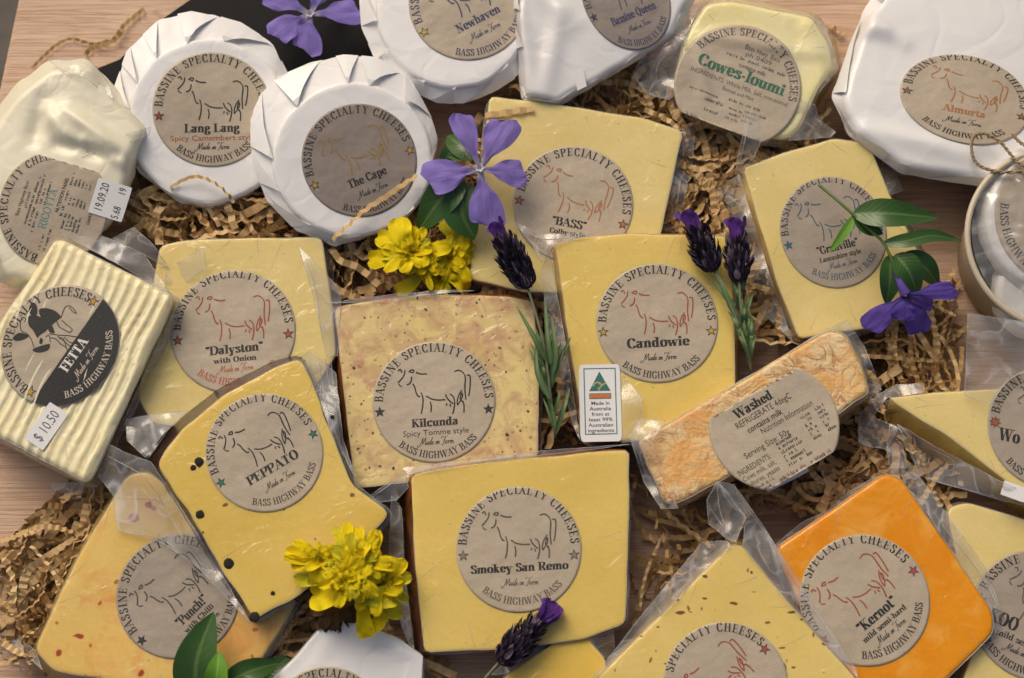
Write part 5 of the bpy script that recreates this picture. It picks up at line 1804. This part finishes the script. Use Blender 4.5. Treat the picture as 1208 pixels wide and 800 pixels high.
# loose leafy tip at the bottom left
def sprig(label, loc, leaves, name='leaf_sprig'):
    th = thing(name, label, 'leaves', at(*loc))
    for lf in leaves:
        mb = MB()
        blade(mb, [at(*p) for p in lf[0]], lf[1] * .414 * MM, leafprof, fold=.14, cols=9, n=8)
        part(mb, 'leaf', [LEAF_L if len(lf) > 2 else LEAF], th)
sprig('glossy green leaves with one bright young leaf over the chilli wedge', (245, 800, 36),
    [([(232, 830, 34), (232, 780, 42), (252, 722, 44)], 48), ([(250, 820, 40), (256, 795, 46), (258, 768, 46)], 26, 1), ([(262, 808, 36), (295, 792, 38), (330, 782, 30)], 28), ([(300, 800, 20), (322, 790, 22), (345, 770, 18)], 26)])

# yellow flowers
YP = petal_mat('yellow_petal', (.96, .58, .004), (1.0, .80, .006), (.98, .66, .004), .12, .6, .15)
YG = petal_mat('green_yellow_petal', (.45, .50, .03), (.82, .74, .03), (.62, .60, .03), .3, .6, .15)
BRN = plain('dry_brown_calyx', (.10, .055, .02), .8, .2, .4, 200, bump=.001)
def ypet(s): return max(.08, (.35 + .65 * math.sin(min(1, s * 1.25) * PI / 2)) * (1 if s < .75 else math.sqrt(max(.04, 1 - ((s - .75) / .27) ** 2))))

def double_flower(label, centre, heads, long_petals, seed, calyx=None):
    th = thing('yellow_flower', label, 'flower', at(*centre))
    rn = random.Random(seed)
    mb = MB()
    for hx, hy, hz, rpx, cnt, flat in heads:
        c = at(hx, hy, hz)
        for k in range(cnt):
            az = k * 2.399 + rn.uniform(-.3, .3)
            lay = k / cnt
            el = R(8 + 60 * lay) if not flat else R(8 + 40 * lay)
            ln = rpx * .414 * MM * (1.05 - .45 * lay) * rn.uniform(.65, 1.3)
            d = Vector((math.cos(az) * math.cos(el), math.sin(az) * math.cos(el), math.sin(el) * .75))
            m1 = c + d * ln * .5 + Vector((0, 0, ln * .16))
            tip = c + d * ln + Vector((rn.uniform(-1, 1), rn.uniform(-1, 1), rn.uniform(-1.5, .6))) * ln * .16
            blade(mb, [c + d * ln * .08, m1, tip], ln * rn.uniform(.24, .50), ypet, fold=rn.uniform(-.05, .28), cols=7, mat=0 if rn.random() < .85 else 1, ruffle=.5, seed=k + hx, n=5)
    part(mb, 'petals', [YP, YG], th)
    for pts, wpx, g in long_petals:
        m2 = MB()
        blade(m2, [at(*p) for p in pts], wpx * .414 * MM, ypet, fold=.12, cols=7, ruffle=.25, seed=wpx, n=7)
        part(m2, 'outer_petal', [YG if g else YP], th)
    if calyx:
        m3 = MB()
        for x, y, z, r in calyx:
            for k in range(9):
                a = k * 2.4 + x
                p = at(x, y, z)
                blade(m3, [p, p + Vector((math.cos(a) * r, math.sin(a) * r, r * .3)) * MM, p + Vector((math.cos(a) * r * 1.6, math.sin(a) * r * 1.6, -r * .3)) * MM], r * .9 * MM, leafprof, n=4, cols=5, ruffle=.3, seed=k)
        part(m3, 'calyx', [BRN], th)

double_flower('yellow double flower lying below the white round with the gold cow', (500, 305, 30),
    [(488, 300, 33, 34, 34, False), (503, 316, 33, 24, 34, False), (530, 306, 28, 34, 40, True), (522, 328, 26, 30, 26, True)],
    [([(482, 292, 36), (474, 278, 40), (470, 257, 38)], 28, 0), ([(470, 296, 36), (460, 286, 38), (445, 280, 34)], 22, 0), ([(470, 305, 34), (452, 306, 36), (435, 308, 30)], 22, 0), ([(540, 290, 28), (530, 275, 30), (520, 262, 26)], 14, 1),
     ([(500, 322, 30), (482, 338, 28), (468, 345, 24)], 20, 1), ([(525, 322, 30), (545, 335, 28), (552, 342, 22)], 22, 0), ([(540, 300, 30), (548, 296, 30), (552, 312, 26)], 18, 1)], 5)
double_flower('big yellow double flower between the peppered and the smoky wedge', (410, 685, 46),
    [(380, 662, 50, 32, 56, False), (424, 668, 52, 37, 74, False), (410, 684, 54, 32, 44, False), (446, 690, 46, 36, 36, True)],
    [([(410, 660, 54), (404, 640, 56), (394, 622, 52)], 11, 1), ([(412, 658, 54), (410, 638, 56), (410, 616, 52)], 13, 0), ([(418, 655, 54), (420, 640, 56), (423, 622, 52)], 16, 0), ([(428, 655, 54), (434, 645, 54), (434, 632, 50)], 10, 1),
     ([(400, 692, 52), (385, 702, 52), (368, 702, 46)], 34, 0), ([(392, 684, 52), (370, 684, 52), (348, 684, 46)], 16, 1), ([(420, 700, 50), (445, 705, 52), (470, 702, 46)], 26, 1), ([(425, 705, 48), (430, 735, 44), (433, 752, 40)], 20, 0),
     ([(436, 706, 48), (450, 725, 44), (440, 745, 42)], 16, 0), ([(430, 704, 48), (455, 718, 46), (474, 722, 40)], 20, 1), ([(400, 690, 54), (408, 678, 56), (405, 664, 55)], 22, 0)], 9,
    calyx=[(392, 716, 34, 7), (384, 724, 30, 6), (400, 724, 30, 6), (356, 690, 38, 5)])

# lavender
LAV_D = plain('lavender_bract', (.028, .018, .034), .7, .2, .5, 300)
LAV_H = plain('lavender_bract_edge', (.16, .12, .17), .8, .2, .3, 300)
LAV_P = petal_mat('lavender_flag', (.12, .04, .22), (.17, .06, .36), (.10, .03, .24), .2)
NEED = leaf_mat('grey_green_needle', (.075, .13, .04), (.12, .20, .07), (.20, .28, .14), .5)
GST = plain('grey_green_stem', (.17, .19, .12), .6, .3, .2, 200)

def lavender(label, heads, stems, needles, seed):
    c = at(*stems[0][0]) if stems else at(*heads[0][0])
    th = thing('lavender_sprig', label, 'flower', c)
    rn = random.Random(seed)
    for b, t, wpx, flags in heads:
        B, T = at(*b), at(*t)
        ax = T - B; Ln = ax.length; ax.normalize()
        s1 = ax.cross(Vector((0, 0, 1))).normalized(); s2 = s1.cross(ax)
        rw = wpx * .5 * .414 * MM
        mb = MB()
        tube(mb, [B + ax * Ln * i / 8 for i in range(9)], rw * .62, 0, 10, lambda s: .35 + .65 * math.sin(PI * min(1, s * .85 + .12)))
        rows = max(9, int(Ln / (1.3 * MM)))
        for k in range(rows):
            s = (k + .3) / rows
            pr = .45 + .55 * math.sin(PI * min(1, s * .8 + .15))
            for j in range(15):
                a = 2 * PI * (j + .5 * (k % 2)) / 15 + rn.uniform(-.2, .2)
                o = s1 * math.cos(a) + s2 * math.sin(a)
                p = B + ax * (s * Ln) + o * rw * .6 * pr
                l = rw * rn.uniform(.35, 1.05)
                q = p + o * l * .55 * pr + ax * l * .55
                e = p + o * l * .85 * pr + ax * l * rn.uniform(.9, 1.3)
                blade(mb, [p, q, e], l * rn.uniform(.28, .6), leafprof, up=o, fold=.3, cols=3, n=2, mat=0 if rn.random() < .72 else 1)
        part(mb, 'flower_spike', [LAV_D, LAV_H], th)
        mb = MB()
        for k in range(flags):
            a = 2 * PI * k / flags + .4
            o = s1 * math.cos(a) + s2 * math.sin(a)
            l = rw * 2.0 * rn.uniform(.8, 1.2)
            blade(mb, [T - ax * rw * .3, T + ax * l * .5 + o * l * .14, T + ax * l + o * l * .30], l * .62, ypet, up=o, fold=.2, cols=5, n=4, ruffle=.3, seed=k)
        if flags: part(mb, 'flower_flags', [LAV_P], th)
    for st in stems:
        mb = MB()
        tube(mb, catmull([at(*p) for p in st], 6), .65 * MM, 0, 6)
        part(mb, 'stem', [GST], th)
    if needles:
        mb = MB()
        for pts, wpx in needles:
            blade(mb, [at(*p) for p in pts], wpx * .414 * MM, needleprof, fold=.18, cols=5, n=5)
        part(mb, 'foliage', [NEED], th)

rn = random.Random(2)
nd = [([(644, 425, 42), (630, 398, 46), (610, 362, 44)], 8), ([(650, 430, 44), (646, 400, 47), (642, 350, 44)], 7), ([(652, 440, 42), (655, 410, 46), (650, 372, 44)], 8), ([(648, 470, 42), (634, 440, 44), (632, 408, 42)], 8)]
for i in range(26):
    s = rn.random()
    bx, by = 642 + 12 * s + rn.uniform(-2, 2), 420 + 92 * s
    sd = rn.choice((-1, 1))
    sp = rn.uniform(.15, .6) * sd
    ln = rn.uniform(28, 62)
    nd.append(([(bx, by, 36), (bx + sp * ln * .45, by - ln * .55, 40 + rn.uniform(-3, 4)), (bx + sp * ln * (.8 if sd < 0 else .75), by - ln * .93, 37 + rn.uniform(-4, 4))], rn.uniform(4, 7)))
lavender('single dark lavender sprig between the speckled and the yellow starred wedge', [((624, 340, 44), (594, 284, 47), 28, 4)],
    [[(655, 516, 32), (650, 470, 38), (642, 410, 42), (632, 370, 43), (622, 338, 44)]], nd, 4)
nd = []
for i in range(30):
    s = rn.random()
    bx, by = 872 + 13 * s + rn.uniform(-2, 2), 345 + 85 * s
    sp = rn.uniform(-.75, .45)
    ln = rn.uniform(25, 52)
    nd.append(([(bx, by, 42), (bx + sp * ln * .4, by - ln * .5, 45 + rn.uniform(-2, 3)), (bx + sp * ln * .8, by - ln * .9, 42 + rn.uniform(-4, 3))], rn.uniform(4, 7)))
nd += [([(866, 372, 45), (856, 346, 47), (846, 322, 46)], 8), ([(868, 360, 45), (855, 350, 46), (842, 330, 45)], 7)]
lavender('pair of lavender heads beside the pale wedge in the middle', [((843, 320, 46), (822, 274, 48), 27, 4), ((872, 332, 47), (870, 286, 48), 26, 4)],
    [[(886, 436, 38), (874, 390, 44), (858, 352, 46), (842, 318, 46)], [(886, 436, 38), (880, 390, 44), (874, 360, 46), (872, 330, 47)]], nd, 6)
lavender('lavender head lying over the bottom corner of the smoky wedge', [((588, 782, 42), (634, 736, 43), 27, 5)], [[(560, 816, 40), (576, 796, 41), (590, 780, 42)]], [], 8)
